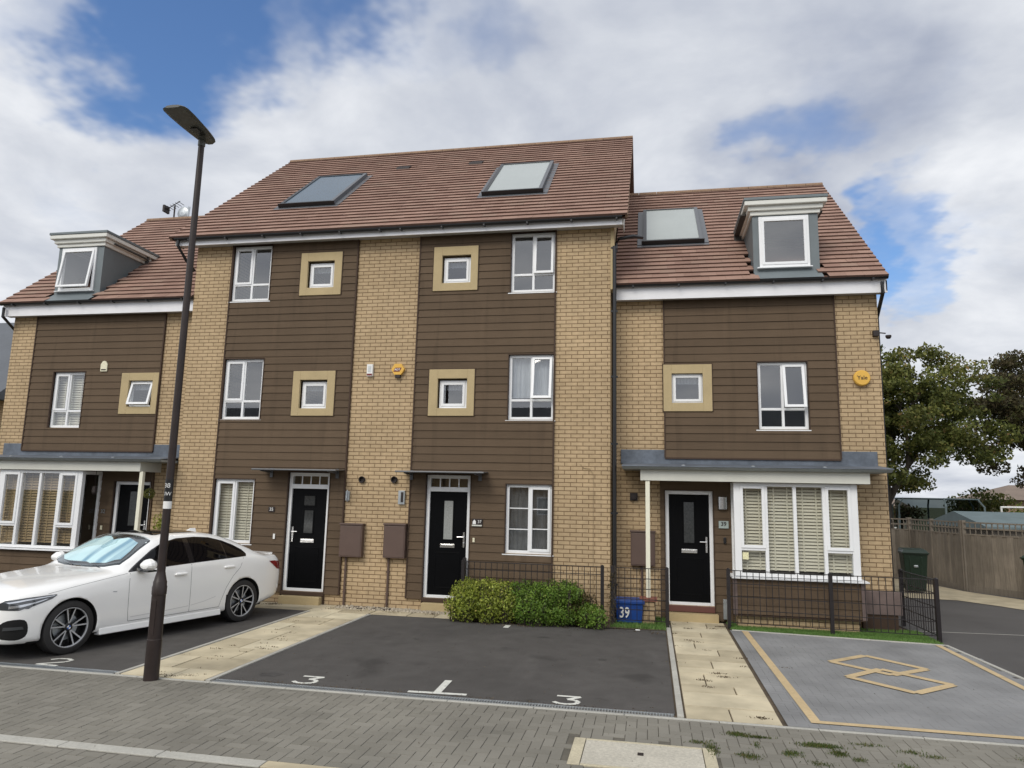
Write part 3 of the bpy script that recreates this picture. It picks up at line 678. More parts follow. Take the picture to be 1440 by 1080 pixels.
def roof(parent, xa, xb, ye, ze, yr, zr, yb, name='roof', seed=1, gauge=.206, cut=None, hip=None):
    """front slope of separate tiles over a solid wedge; cut=(x0,x1,s1): tiles left out for a dormer"""
    rnd = random.Random(seed); b = MB(); e = Vector((0, ye, ze)); d = Vector((0, yr - ye, zr - ze)); Ls = d.length; d.normalize(); nrm = Vector((0, -d.z, d.y))
    rows = int(Ls / gauge); gauge = Ls / rows; tw = .30
    for i in range(rows):
        s0 = i * gauge - (.03 if i == 0 else 0); s1 = (i + 1) * gauge + .05; x = xa - (tw / 2 if i % 2 else 0)
        if i == rows - 1: s1 = Ls
        while x < xb - .001:
            a, c = max(x, xa), min(x + tw, xb); x += tw
            if c - a < .02: continue
            if cut and any(q[0] < (a + c) / 2 < q[1] and q[2] < (s0 + s1) / 2 < q[3] for q in cut): continue
            h0 = .046 + rnd.uniform(-.0015, .002); h1 = .012; r = rnd.random(); t = rnd.uniform(-.002, .002)
            A = Vector((a + .001, 0, 0)) + e + d * (s0 + t) + nrm * h0; B_ = Vector((c - .001, 0, 0)) + e + d * (s0 + t) + nrm * (h0 + rnd.uniform(-.002, .002))
            C_ = Vector((c - .001, 0, 0)) + e + d * s1 + nrm * h1; D_ = Vector((a + .001, 0, 0)) + e + d * s1 + nrm * h1
            b.poly([A, B_, C_, D_], 0, r); b.poly([A - nrm * .040, B_ - nrm * .040, B_, A], 1, r)
    # solid wedge below
    zbk = ze; th = .12
    prof = [(ye + .03, ze - .03), (yr, zr - .012), (yb, ze + .0), (yb, ze - th), (yr, zr - th - .05), (ye + .14, ze - .035)]
    b.prism(prof, xa + .02, xb - .02, 1)
    # verge: pale mortar bedding line and tile edge
    for xx, s_ in ((xa, 1), (xb, -1)):
        A = e + nrm * -.0 + d * -.02; B_ = e + d * Ls
        b.hexa([Vector((xx, 0, 0)) + A - nrm * .05, Vector((xx + s_ * .05, 0, 0)) + A - nrm * .05, Vector((xx + s_ * .05, 0, 0)) + B_ - nrm * .05, Vector((xx, 0, 0)) + B_ - nrm * .05],
               [Vector((xx, 0, 0)) + A + nrm * .012, Vector((xx + s_ * .05, 0, 0)) + A + nrm * .012, Vector((xx + s_ * .05, 0, 0)) + B_ + nrm * .012, Vector((xx, 0, 0)) + B_ + nrm * .012], 2)
    # back slope tiles (plain sheet)
    b.poly([(xa, yr, zr + .01), (xb, yr, zr + .01), (xb, yb + .02, ze + .02), (xa, yb + .02, ze + .02)], 0, .5)
    o = b.build(name, ['roof', 'roof_plain', 'ridge'], parent, attr=True, fixn=False)
    rb = MB(); x = xa
    while x < xb - .01:
        c = min(x + .45, xb); n = 7; pr_ = [(yr + .12 * cos(pi * k / n), zr - .045 + .10 * sin(pi * k / n)) for k in range(n + 1)]
        for k in range(n): rb.poly([(x + .004, *pr_[k]), (c - .004, *pr_[k]), (c - .004, *pr_[k + 1]), (x + .004, *pr_[k + 1])])
        rb.poly([(x + .004, *q) for q in pr_]); rb.poly([(c - .004, *q) for q in reversed(pr_)]); x += .45
    rb.build('ridge_tile', 'ridge', o)
    return o
def eaves(parent, xa, xb, yf, zb, zt, ywall, zs, gy, gz, left_end=False, right_end=False):
    b = MB(); b.box(xa, xb, yf, yf + .022, zb, zt); b.build('fascia', 'fascia', parent)
    b = MB(); b.box(xa + .003, xb - .003, yf + .023, ywall - .001, zs, zs + .015); b.build('soffit', 'soffit', parent)
    b = MB(); n = 8; R = .052
    ang = [pi + pi * k / n for k in range(n + 1)]
    for k in range(n):
        p, q = (gy + R * cos(ang[k]), gz + R * sin(ang[k])), (gy + R * cos(ang[k + 1]), gz + R * sin(ang[k + 1]))
        b.poly([(xa, *p), (xb, *p), (xb, *q), (xa, *q)])
    for xx in (xa, xb): b.poly([(xx, gy + R * cos(t), gz + R * sin(t)) for t in ang])
    x = xa + .35
    while x < xb: b.box(x - .015, x + .015, gy - R - .008, gy + R * .9, gz - R - .012, gz - R + .016); x += .85
    g = b.build('gutter', 'black', parent, fixn=False); return g
def house_shell(parent, x0, x1, y0, y1, ztop, zridge, yr, holes, left=True, right=True):
    b = MB(); hole_grid(b, x0, x1, 0, ztop, y0, holes, 0, .10)
    for xx, on in ((x0, left), (x1, right)):
        if on: b.poly([(xx, y0, 0), (xx, y1, 0), (xx, y1, ztop), (xx, yr, zridge), (xx, y0, ztop)])
    b.poly([(x0, y1, 0), (x1, y1, 0), (x1, y1, ztop), (x0, y1, ztop)])
    return b.build('wall', 'brick', parent, fixn=False)
def meter_box(parent, x0, x1, z0, z1, y, pipe=None):
    b = MB(); b.box(x0, x1, y - .13, y, z0, z1); b.box(x0 - .012, x1 + .012, y - .15, y - .001, z1, z1 + .03); b.box(x0 + .02, x1 - .02, y - .138, y - .13, z0 + .02, z1 - .02)
    o = b.build('meter_box', 'meter', parent, bevel=.006)
    if pipe:
        b = MB(); b.tube([(pipe, y - .03, z0), (pipe, y - .03, .0)], .022, 8)
        for zz_ in (.25, .65): b.box(pipe - .03, pipe + .03, y - .04, y, zz_, zz_ + .03)
        b.build('conduit', 'meter', o)
    return o
def round_vent(parent, x, z, y):
    b = MB(); b.lathe([(.058, y - .002), (.066, y - .05), (.058, y - .06), (.045, y - .05), (.045, y - .004), (0, y - .003)], (x, 0, z), 'y', 20); b.build('flue_vent', 'vent', parent, smooth=True)
def panel(parent, x0, x1, ys0, ys1, plane, m='solar'):
    """glazed panel lying on the roof slope; plane(y)->z"""
    d = Vector((0, 1, plane(1) - plane(0))).normalized(); n = Vector((0, -d.z, d.y))
    def P(x, y, h): return Vector((x, y, plane(y))) + n * h
    b = MB(); w = .075
    def bx(xa, xb, ya, yb, h0, h1, m_=0): b.hexa([P(xa, ya, h0), P(xb, ya, h0), P(xb, yb, h0), P(xa, yb, h0)], [P(xa, ya, h1), P(xb, ya, h1), P(xb, yb, h1), P(xa, yb, h1)], m_)
    bx(x0, x0 + w, ys0, ys1, 0, .13, 0); bx(x1 - w, x1, ys0, ys1, 0, .13, 1); bx(x0 + w, x1 - w, ys0, ys0 + .06, 0, .128, 0); bx(x0 + w, x1 - w, ys1 - .05, ys1, 0, .128, 0)
    bx(x0 - .03, x1 + .03, ys0 - .012, ys0, 0.02, .14, 0); bx(x0 - .12, x1 + .12, ys0 - .10, ys0 - .02, .035, .045, 1); bx(x0 - .12, x0 - .001, ys0, ys1 + .05, .035, .05, 1); bx(x1 + .001, x1 + .12, ys0, ys1 + .05, .035, .05, 1)
    m_lt = M.setdefault('solar_side', mat('roof_panel_flashing', (.20, .19, .20), .45, metal=.3))
    o = b.build('roof_panel', ['black', 'solar_frame', m_lt], parent)
    b = MB(); bx(x0 + w, x1 - w, ys0 + .06, ys1 - .05, .02, .115); b.build('panel_glass', m, o)
    return o

Z1w = 7.31
TAN = tan(radians(40))
# ---- middle pair -----------------------------------------------------------
def eave_z(y): return 7.44 + (y + .32) * TAN
XP = 4.36
def mid_house(side):
    Lh = side == 'L'
    h = thing('terraced_house', 'tall brick and brown board house with dark blue reflection coloured on its roof panel, left of the alarm boxes' if Lh else
              'tall brick and brown board house behind the clipped shrubs, number 37 by its door', 'house', ((2.2 if Lh else 6.6), 0, 0))
    xa, xb = (0, XP) if Lh else (XP, 8.827)
    cx0, cx1 = (.855, 3.70) if Lh else (5.02, 7.785)
    wx0, wx1 = (.89, 1.77) if Lh else (6.90, 7.775)
    dx0, dx1 = (2.50, 3.375) if Lh else (5.35, 6.215)
    sx0, sx1 = (2.455, 3.365) if Lh else (5.325, 6.235)
    qx0, qx1 = (2.61, 3.20) if Lh else (5.50, 6.09)
    wins = [(wx0, wx1, 6.05, 7.25), (wx0, wx1, 3.56, 4.81), (wx0, wx1, 1.09, 2.35)]
    small = [(qx0, qx1, 6.28, 6.85), (qx0, qx1, 3.78, 4.36)]
    dr = (dx0, dx1, .23, 2.50)
    house_shell(h, xa, xb, 0, 8.8, 7.30, 11.3, 4.4, wins + small + [dr], left=Lh, right=not Lh)
    sur = [(sx0, sx1, 6.12, 7.03), (sx0, sx1, 3.63, 4.54)]
    cladding(h, cx0, cx1, .20, 7.31, 0, wins + sur + [(dx0, dx1, .0, 2.50)])
    for k, (a, c, d, e) in enumerate(wins):
        op = 'L' if Lh else 'R'
        if k == 2: window(h, a, c, d, e, .02, 'two', op, blind='blind' if Lh else 'curtain', bars=not Lh, label='white ground floor window with closed pale blind' if Lh else 'white ground floor window with white glazing bars')
        elif k == 1: window(h, a, c, d, e, .02, 'four', op, blind=None if Lh else 'curtain_pale', blind_h=.66, openang=0 if Lh else 10, label='first floor window with dark panes' if Lh else 'first floor window with pale blind and open casement')
        else: window(h, a, c, d, e, .02, 'four', op, blind=None, openang=0 if Lh else 3)
    for k, (a, c, d, e) in enumerate(small):
        surround(h, *sur[k], a, c, d, e, 0)
        window(h, a + .02, c - .02, d + .01, e - .03, .035, 'one', blind='curtain_pale', blind_h=.3, fw=.05)
    door(h, dx0, dx1, .23, 2.50, .02, transom=2.19, hs='L' if Lh else 'R', style=1 if Lh else 0)
    b = MB(); b.box(dx0 + .02, dx1 - .02, -.16, -.002, 0, .15); b.box(dx0, dx1, -.05, -.003, .155, .225, 1); b.build('doorstep', ['stone', 'clad_trim'], h, bevel=.008)
    # canopy above the door
    a, c = (1.98, 3.68) if Lh else (4.90, 6.55)
    b = MB(); b.hexa([(a, -.50, 2.53), (c, -.50, 2.53), (c, 0, 2.56), (a, 0, 2.56)], [(a, -.50, 2.545), (c, -.50, 2.545), (c, 0, 2.575), (a, 0, 2.575)])
    cn = b.build('door_canopy', 'canopy', h)
    b = MB(); b.tube([(a - .02, -.50, 2.54), (c + .02, -.50, 2.54)], .018, 8)
    for xx in (a + .15, c - .15): b.bar((xx, -.47, 2.52), (xx, -.045, 2.50), .02, .03); b.box(xx - .03, xx + .03, -.055, -.038, 2.40, 2.58)
    b.build('canopy_bracket', 'solar_frame', cn)
    # roof
    ra, rb_ = (-.44, XP) if Lh else (XP, 9.17)
    r = roof(h, ra, rb_, -.36, 7.39, 4.4, 7.39 + 4.78 * TAN, 9.16, seed=3 if Lh else 4)
    pl = lambda y: 7.39 + (y + .36) * TAN
    px = (1.36, 2.66) if Lh else (6.08, 7.35)
    po = panel(h, px[0], px[1], .88, 2.66, pl, 'solar_dark_reflection' if Lh else 'solar'); po['label'] = 'roof panel'
    b = MB()
    vx = 3.42 if Lh else 5.32
    b.hexa([(vx - .17, 3.02, pl(3.02) + .04), (vx + .17, 3.02, pl(3.02) + .04), (vx + .17, 3.3, pl(3.3) + .02), (vx - .17, 3.3, pl(3.3) + .02)],
           [(vx - .17, 3.02, pl(3.02) + .11), (vx + .17, 3.02, pl(3.02) + .11), (vx + .17, 3.3, pl(3.3) + .04), (vx - .17, 3.3, pl(3.3) + .04)])
    b.build('roof_vent', 'vent', h)
    eaves(h, -.33 if Lh else XP, XP if Lh else 9.06, -.27, 7.235, 7.42, 0, 7.275, -.335, 7.375)
    # boxed eaves end
    b = MB()
    if Lh: b.prism([(-.27, 7.25), (-.02, 7.25), (.3, 7.55), (.3, 7.85), (-.27, 7.42)], -.36, -.335)
    else:
        b.prism([(-.27, 7.23), (.15, 7.23), (.6, 7.7), (.6, 8.1), (-.27, 7.42)], 9.065, 9.085)
    b.build('box_end', 'soffit', h)
    if not Lh:
        b = MB(); b.box(8.83, 8.90, -.03, .24, 6.05, 7.27); b.build('corner_board', 'stone', h)
    # boards under the verge
    # meter box, vents
    if Lh:
        meter_box(h, 3.69, 4.14, .92, 1.52, 0, pipe=3.80); round_vent(h, 4.04, 2.385, 0)
        b = MB(); b.box(4.03, 4.15, -.06, 0, 4.42, 4.66); b.box(4.035, 4.145, -.063, -.06, 4.43, 4.47, 1)
        for q in range(6): b.box(4.055, 4.125, -.0625, -.06, 4.50 + q * .023, 4.512 + q * .023, 2)
        o = b.build('alarm_box', ['white', 'redplastic', 'steel'], h, bevel=.004); o['label'] = 'white rectangular alarm box with dark red base'
        b = MB(); b.box(3.725, 3.80, -.04, 0, 1.98, 2.16); b.tube([(3.76, -.05, 2.18), (3.76, -.07, 2.02), (3.77, -.05, 1.96)], .012, 6); b.build('outside_light', 'steel', h)
        b = MB(); b.box(2.12, 2.25, -.05, -.042, 1.72, 1.82); o = b.build('number_plate', 'vent', h); text('35', .085, wallm(2.185, -.052, 1.77), 'white', 'numerals', o, depth=.001)
        b = MB(); b.box(2.26, 2.30, -.056, -.04, 1.20, 1.30); b.build('doorbell', 'white', h, bevel=.004)
        b = MB(); b.box(4.0, 4.32, -.30, -.05, .008, .018); b.build('drain_lid', 'vent', h)
        # swan neck downpipe at the far left eave
        b = MB(); b.tube([(-.25, -.335, 7.35), (-.25, -.335, 7.22), (-.20, -.1, 6.98), (-.13, .12, 6.80)], .034, 10); b.build('downpipe', 'black', h, smooth=True)
    else:
        meter_box(h, 4.575, 5.0, .93, 1.54, 0, pipe=4.66); round_vent(h, 4.70, 2.395, 0)
        b = MB(); b.prism([(4.68 + .135 * cos(pi / 6 * 0 + k * pi / 3), 4.55 + .125 * sin(k * pi / 3)) for k in range(6)], -.075, 0, 0, axis='y')
        b.box(4.63, 4.73, -.07, -.01, 4.385, 4.44, 1)
        b.prism([(4.59, 4.50), (4.72, 4.50), (4.76, 4.58), (4.63, 4.58)], -.0775, -.0752, 2, axis='y')
        o = b.build('alarm_box', ['yellowbox', 'vent', 'redplastic'], h); o['label'] = 'yellow six sided alarm box with small logo'
        text('ADT', .055, wallm(4.675, -.079, 4.54), 'white', 'logo', o, depth=.001, bold=.001)
        b = MB(); b.box(4.80, 4.93, -.05, 0, 1.93, 2.19); b.box(4.855, 4.905, -.056, -.05, 1.97, 2.16, 1); b.build('junction_box', ['steel', 'vent'], h, bevel=.004)
        b = MB(); b.box(6.27, 6.47, -.055, -.043, 1.56, 1.70); b.box(6.27, 6.46, -.058, -.055, 1.565, 1.59, 1)
        o = b.build('number_plate', ['vent', 'cream'], h); o['label'] = 'black plate with white house number 37'
        text('37', .075, wallm(6.415, -.057, 1.645), 'white', 'numerals', o, depth=.001)
        b = MB(); b.prism([(6.285, 1.60), (6.345, 1.60), (6.345, 1.65), (6.315, 1.685), (6.285, 1.65)], -.058, -.0552, 0, axis='y'); b.build('house_emblem', 'white', o)
        b = MB(); b.box(6.29, 6.33, -.056, -.04, 1.27, 1.35); b.build('doorbell', 'creamplastic', h, bevel=.004)
        b = MB(); b.tube([(8.52, -.008, .2), (8.52, -.008, 2.55), (8.46, -.008, 2.66), (8.34, -.008, 2.67), (8.28, -.008, 2.74)], .006, 6); b.build('cable', 'brick_tan', h)
        b = MB(); b.box(4.45, 4.8, -.30, -.05, .008, .018); b.build('drain_lid', 'vent', h)
        # downpipe in the corner
        b = MB(); b.tube([(9.42, .60, 7.28), (9.25, .35, 7.22), (8.97, .33, 7.17), (8.915, .33, 7.08), (8.915, .33, 6.9)], .036, 10)
        b.tube([(8.905, -.02, 6.9), (8.905, -.02, .05)], .038, 10)
        b.v = b.v  # pipe
        z = .6
        while z < 6.9: b.box(8.84, 8.965, -.04, .01, z, z + .035); z += 1.25
        b.tube([(8.915, .33, 6.98), (8.905, -.02, 6.86)], .036, 10)
        b.build('downpipe', 'black', h, smooth=True)
    return h
M['canopy'] = mat('smoked_canopy', (.09, .095, .10), .25, spec=.6)
mid_house('L'); mid_house('R')

# ---- low houses with dormer and bay -----------------------------------------
def low_house(sd):
    Rh = sd == 'R'
    Y = .45 if Rh else .30
    h = thing('terraced_house', 'lower house with dormer and cream porch, number 39 beside its door' if Rh else
              'lower house with dormer at the left edge, partly behind the white car', 'house', (11.2, Y, 0) if Rh else (-2.4, Y, 0))
    if Rh: X0, X1 = 8.90, 13.64; cl = (9.81, 12.90); W1 = (11.51, 12.38, 3.44, 4.69); SM = (9.955, 10.525, 3.93, 4.49); SU = (9.80, 10.69, 3.77, 4.66); D_ = (9.81, 10.66, .26, 2.30); BAY = (10.975, 13.0)
    else: X0, X1 = -4.74, 0.0; cl = (-4.10, -.82); W1 = (-3.49, -2.69, 3.40, 4.64); SM = (-1.56, -.98, 3.86, 4.43); SU = (-1.75, -.84, 3.70, 4.60); D_ = (-1.66, -.79, .24, 2.26); BAY = (-4.0, -1.98)
    eY = Y - .32
    house_shell(h, X0, X1, Y, Y + 8.0, 5.97, 9.5, Y + 4.1, [W1, SM, D_, (BAY[0] + .1, BAY[1] - .1, .3, 2.45)], True, True)
    c0, c1 = (2.91, 5.96)
    cladding(h, cl[0], cl[1], c0, c1, Y, [W1, SU])
    b = MB(); b.box(cl[0] + .01, cl[1] - .01, Y - .05, Y - .001, c0 - .03, c0, 0); b.build('cladding_base', 'clad_trim', h)
    # boards beside and above the door
    if Rh: cladding(h, 9.72, 10.98, .02, 2.62, Y, [(D_[0], D_[1], 0, D_[3])], name='cladding', trim=False)
    else: cladding(h, -1.99, -.74, .02, 2.6, Y, [(D_[0], D_[1], 0, D_[3])], name='cladding', trim=False)
    window(h, *W1, Y + .02, 'four', 'R' if Rh else 'L', blind='blind' if not Rh else None, openang=10 if Rh else 0, label='upstairs window with its right casement ajar' if Rh else 'upstairs window with white blind')
    surround(h, *SU, *SM, Y); window(h, *SM, Y + .015, 'one', blind='curtain_pale', blind_h=.3, openang=0 if Rh else 14, fw=.04)
    door(h, *D_, Y + .02, hs='R', style=2)
    b = MB(); b.box(D_[0], D_[1] + .05, Y - .22, Y - .04, .0, .14); b.box(D_[0], D_[1], Y - .06, Y - .003, .15, D_[2] - .005, 1); b.build('doorstep', ['stone', 'redplastic2'], h, bevel=.006)
    # roof
    xa, xb = (8.86, 13.76) if Rh else (-4.86, .0)
    ze = 6.18; rise = 4.42 * TAN; pl = lambda y: ze + (y - eY) * TAN
    dx = (11.50, 12.68) if Rh else (-3.74, -2.56); dY = Y - .04; dz1 = 7.55
    yend = eY + (dz1 - .02 - ze) / TAN
    sl_ = lambda y: (y - eY) / cos(radians(40))
    r = roof(h, xa, xb, eY, ze, eY + 4.42, ze + rise, Y + 8.3, seed=8 if Rh else 9, cut=[(dx[0], dx[1], -1, sl_(dY) + 1.2)])
    # dormer
    o_ = thing_part = None
    b = MB(); wx0, wx1, wz0, wz1 = (dx[0] + .11, dx[1] - .17, 6.50, 7.50)
    zb = pl(dY) - .12
    hole_grid(b, dx[0], dx[1], zb, dz1, dY, [(wx0, wx1, wz0, wz1)], 0, .08)
    for xx in dx: b.poly([(xx, dY, zb), (xx, yend + .1, dz1), (xx, dY, dz1)])
    b.poly([(dx[0] - .0, eY - .02, pl(eY) + .02), (dx[1] + .0, eY - .02, pl(eY) + .02), (dx[1], dY + .02, pl(dY) + .03), (dx[0], dY + .02, pl(dY) + .03)])
    dm = b.build('dormer', 'dormer', h, fixn=False)
    # stepped cornice on three sides and lead top
    b = MB(); prof = [(.04, dz1 - .02, .08), (.085, dz1 + .06, .09), (.15, dz1 + .15, .09)]
    for pj, z, hh in prof:
        b.box(dx[0] - pj, dx[1] + pj, dY - pj, dY + .001 + .0, z, z + hh); b.box(dx[0] - pj, dx[0] + .01, dY + .002, yend + .10 + pj, z, z + hh); b.box(dx[1] - .01, dx[1] + pj, dY + .002, yend + .10 + pj, z, z + hh)
    b.build('cornice', 'cornice', dm, bevel=.012)
    b = MB(); b.box(dx[0] - .165, dx[1] + .165, dY - .165, yend + .42, dz1 + .241, dz1 + .30); b.build('lead_top', 'dormer', dm, bevel=.01)
    window(h, wx0, wx1, wz0, wz1, dY - .03, 'one', sill=True, openang=0 if Rh else 8, blind=None, fw=.06, label='dormer window')
    if Rh: panel(h, 9.43, 10.67, 1.64, 3.30, pl)
    eaves(h, xa + .04 if Rh else xa, xb, eY + .09, 5.90, 6.17, Y, 5.925, eY + .02, 6.185)
    b = MB()
    xe = xb - .0 if Rh else xa
    s_ = 1 if Rh else -1
    b.prism([(eY + .09, 5.93), (Y + .02, 5.93), (Y + .5, 6.4), (Y + .5, 6.62), (eY + .09, 6.12)], xe, xe - s_ * .02); b.build('box_end', 'cream', h)
    xg = X1 if Rh else X0
    b = MB(); b.tube([(xe - s_ * .10, eY + .02, 6.08), (xe - s_ * .10, eY + .02, 5.88), (xg + s_ * .06, Y + .25, 5.55), (xg + s_ * .06, Y + .25, .05)], .034, 10); b.build('downpipe', 'black', h, smooth=True)
    # porch canopy
    if Rh: u0, u1 = 9.0, 13.5; f0, f1 = 9.37, 13.18; s0, s1 = 9.04, 13.52
    else: u0, u1 = -4.58, -.02; f0, f1 = -4.55, -.60; s0, s1 = -4.7, -.03
    fy = Y - .65
    b = MB(); b.box(u0, u1, Y - .022, Y - .001, 2.78, 3.05); b.hexa([(s0, fy - .16, 2.70), (s1, fy - .16, 2.70), (s1, Y - .002, 2.76), (s0, Y - .002, 2.76)], [(s0, fy - .16, 2.715), (s1, fy - .16, 2.715), (s1, Y - .002, 2.80), (s0, Y - .002, 2.80)])
    b.build('lead_flashing', 'lead', h, bevel=.01)
    b = MB(); b.hexa([(s0 + .02, fy - .10, 2.655), (s1 - .02, fy - .10, 2.655), (s1 - .02, Y - .002, 2.655), (s0 + .02, Y - .002, 2.655)], [(s0 + .01, fy - .155, 2.698), (s1 - .01, fy - .155, 2.698), (s1 - .01, Y - .002, 2.698), (s0 + .01, Y - .002, 2.698)], 1); b.box(f0, f1, fy, fy + .04, 2.46, 2.654); b.box(f0, f0 + .04, fy + .041, Y - .003, 2.46, 2.653)
    b.box(f1 - .04, f1, fy + .041, Y - .003, 2.46, 2.653); b.box(f0 + .041, f1 - .041, fy + .041, Y - .003, 2.56, 2.58)
    cp = b.build('porch_canopy', ['cream', 'canopy_edge'], h, bevel=.005)
    b = MB()
    for q in (.24, .50, .76): b.lathe([(0, 2.745), (.035, 2.735), (.035, 2.72), (0, 2.72)], (s0 + (s1 - s0) * q, fy - .12, 0), 'z', 10)
    b.build('canopy_fixing', 'steel', cp)
    px = 9.495 if Rh else -.58
    b = MB(); b.box(px - .038, px + .038, fy + .02, fy + .095, .44, 2.458); b.build('porch_post', 'post', h, bevel=.004)
    b = MB(); b.box(px - .11, px + .11, fy - .06, fy + .18, 0, .39); b.box(px - .15, px + .15, fy - .09, fy + .21, .39, .438, 1); b.build('post_pier', ['brick', 'redplastic3'], h)
    # bay window
    B0, B1 = BAY; by = Y - (.52 if Rh else .58); zt, zs = 2.455, .86
    f = MB(); cw = .115
    f.box(B0, B0 + cw, by, by + .09, zs, zt); f.box(B1 - cw, B1, by, by + .09, zs, zt); f.box(B0 + cw, B1 - cw, by + .001, by + .089, zt - .06, zt); f.box(B0 + cw, B1 - cw, by + .001, by + .089, zs, zs + .055)
    for xx in (B0, B1 - .05):   # return frames
        f.box(xx, xx + .05, Y - .08, Y - .003, zs, zt); f.box(xx, xx + .05, by + .091, Y - .081, zt - .07, zt - .001); f.box(xx, xx + .05, by + .091, Y - .081, zs, zs + .055)
    span = (B1 - B0 - 2 * cw); xm = [B0 + cw + span * q for q in (.235, .5, .765)]
    for xx in xm: f.box(xx - .028, xx + .028, by + .002, by + .088, zs + .056, zt - .061)
    zq = zs + .46
    cells = [(B0 + cw, xm[0] - .028), (xm[2] + .028, B1 - cw)]
    for a, c in cells: f.box(a, c, by + .003, by + .087, zq - .025, zq + .025)
    bw_ = f.build('bay_window', 'upvc', h, bevel=.005)
    g = MB()
    for a, c in cells:
        s = MB(); frame(s, a - .008, c + .008, zq + .018, zt - .05, by - .014, .05, .06); s.build('sash', 'upvc', bw_, bevel=.004)
        g.box(a + .04, c - .04, by + .02, by + .028, zq + .06, zt - .095); g.box(a, c, by + .04, by + .048, zs + .055, zq - .025)
    g.box(xm[0] + .028, xm[1] - .028, by + .04, by + .048, zs + .055, zt - .06); g.box(xm[1] + .028, xm[2] - .028, by + .04, by + .048, zs + .055, zt - .06)
    for xx in (B0, B1 - .05): g.box(xx + .02, xx + .028, by + .09, Y - .08, zs + .055, zt - .07)
    g.build('pane', 'glass_low', bw_)
    bl = MB(); z = zt - .06; yb = by + .16
    tanb = not Rh
    for (a, c) in [(B0 + .08, xm[0]), (xm[0] + .01, xm[1] - .0), (xm[1] + .01, xm[2]), (xm[2] + .01, B1 - .08)]:
        z = zt - .06
        while z > zs + (.10 if Rh else .12): bl.poly([(a, yb - .020, z - .027), (c, yb - .020, z - .027), (c, yb + .006, z + .018), (a, yb + .006, z + .018)]); z -= .056
        for q in (.3, .78): xx = a + (c - a) * q; bl.box(xx - .012, xx + .012, yb - .018, yb - .016, zs + .1, zt - .06)
    bl.build('blind', 'blind' if Rh else 'blind_tan', bw_, fixn=False)
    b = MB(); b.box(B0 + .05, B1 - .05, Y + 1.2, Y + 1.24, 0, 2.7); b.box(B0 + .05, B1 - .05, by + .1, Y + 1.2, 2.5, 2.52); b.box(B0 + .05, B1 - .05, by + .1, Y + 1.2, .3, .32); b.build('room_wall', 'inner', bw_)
    b = MB(); b.prism([(by - .09, zs - .035), (Y - .02, zs - .035), (Y - .02, zs), (by - .09, zs - .012)], B0 - .07, B1 + .10); b.build('bay_sill', 'upvc', bw_)
    # bay base: cladding with mauve corner trims, brick plinth
    b = MB(); b.box(B0 - .03, B1 + .03, by + .02, Y - .003, .235, zs - .036, 0); b.box(B0 - .05, B0 + .02, by - .03, by + .05, .225, zs - .037, 1); b.box(B1 - .02, B1 + .05, by - .03, by + .05, .225, zs - .037, 1); b.box(B0 - .05, B1 + .05, by - .03, by + .05, .205, .224, 2)
    bb = b.build('bay_base', ['clad', 'mauve', 'clad_trim'], h)
    cladding(h, B0 + .02, B1 - .02, .235, zs - .037, by + .02, [], name='bay_cladding', trim=False)
    b = MB(); b.box(B0 + .03, B1 - .06, by + .05, Y - .003, 0, .203); b.build('bay_plinth', 'brick', h)
    if Rh:
        b = MB(); b.box(13.10, 13.73, Y - .12, Y - .002, .27, .66); b.build('side_plinth', 'mauve', h, bevel=.01)
        b = MB(); b.box(13.10, 13.66, Y - .10, Y - .003, 0, .268); b.build('plinth_footing', 'clad_trim', h)
        b = MB(); b.box(13.645, 13.86, 1.4, 1.75, .55, 1.30); b.build('meter_box', 'mauve', h, bevel=.01)
        meter_box(h, 9.18, 9.62, .93, 1.53, Y, pipe=9.38)
        b = MB(); b.box(9.17, 9.31, Y - .05, Y, 2.10, 2.24); b.lathe([(.03, Y - .052), (.05, Y - .055), (.05, Y - .09), (0, Y - .092)], (9.24, 0, 2.17), 'y', 14); b.build('flue_vent', 'vent', h)
        b = MB(); b.lathe([(0, Y - .085), (.125, Y - .085), (.14, Y - .07), (.145, Y - .03), (.12, Y - .002)], (13.30, 0, 4.37), 'y', 28); o = b.build('alarm_box', 'yellowbox', h, smooth=False); o['label'] = 'round yellow alarm box lettered Yale'
        text('Yale', .10, wallm(13.30, Y - .087, 4.37), 'vent', 'lettering', o, depth=.001, bold=.0012)
        b = MB(); b.box(13.53, 13.62, Y - .08, Y, 5.14, 5.24); b.tube([(13.60, Y - .06, 5.20), (13.72, Y - .12, 5.17)], .012, 6); b.lathe([(.03, -.03), (.05, 0), (.05, .03), (0, .035)], (13.76, Y - .13, 5.10), 'z', 12); b.build('security_light', 'vent', h)
        b = MB(); n = 10; pts = [(10.83 + .085 * cos(pi * k / n), Y - .042 - .07 * sin(pi * k / n)) for k in range(n + 1)]
        b.prism(pts, 1.98, 2.20, 0, axis='z'); b.build('wall_light', 'chrome', h)
        b = MB(); b.box(10.755, 10.925, Y - .052, Y - .04, 1.64, 1.77); o = b.build('number_plate', 'plate', h); o['label'] = 'grey glass plate with house number 39'
        text('39', .10, wallm(10.84, Y - .054, 1.715), 'vent', 'numerals', o, depth=.001, bold=.002)
        b = MB(); b.box(10.83, 10.88, Y - .06, Y - .04, 1.37, 1.48); b.build('doorbell', 'black', h, bevel=.008)
        b = MB(); b.box(10.80, 10.87, Y - .10, Y - .04, .06, .40); b.build('service_box', 'steel', h, bevel=.004)
        b = MB(); b.box(B0 + .13, B0 + .23, by + .028, by + .034, zs + .28, zs + .40); b.build('window_sticker', 'sticker', bw_)
    else:
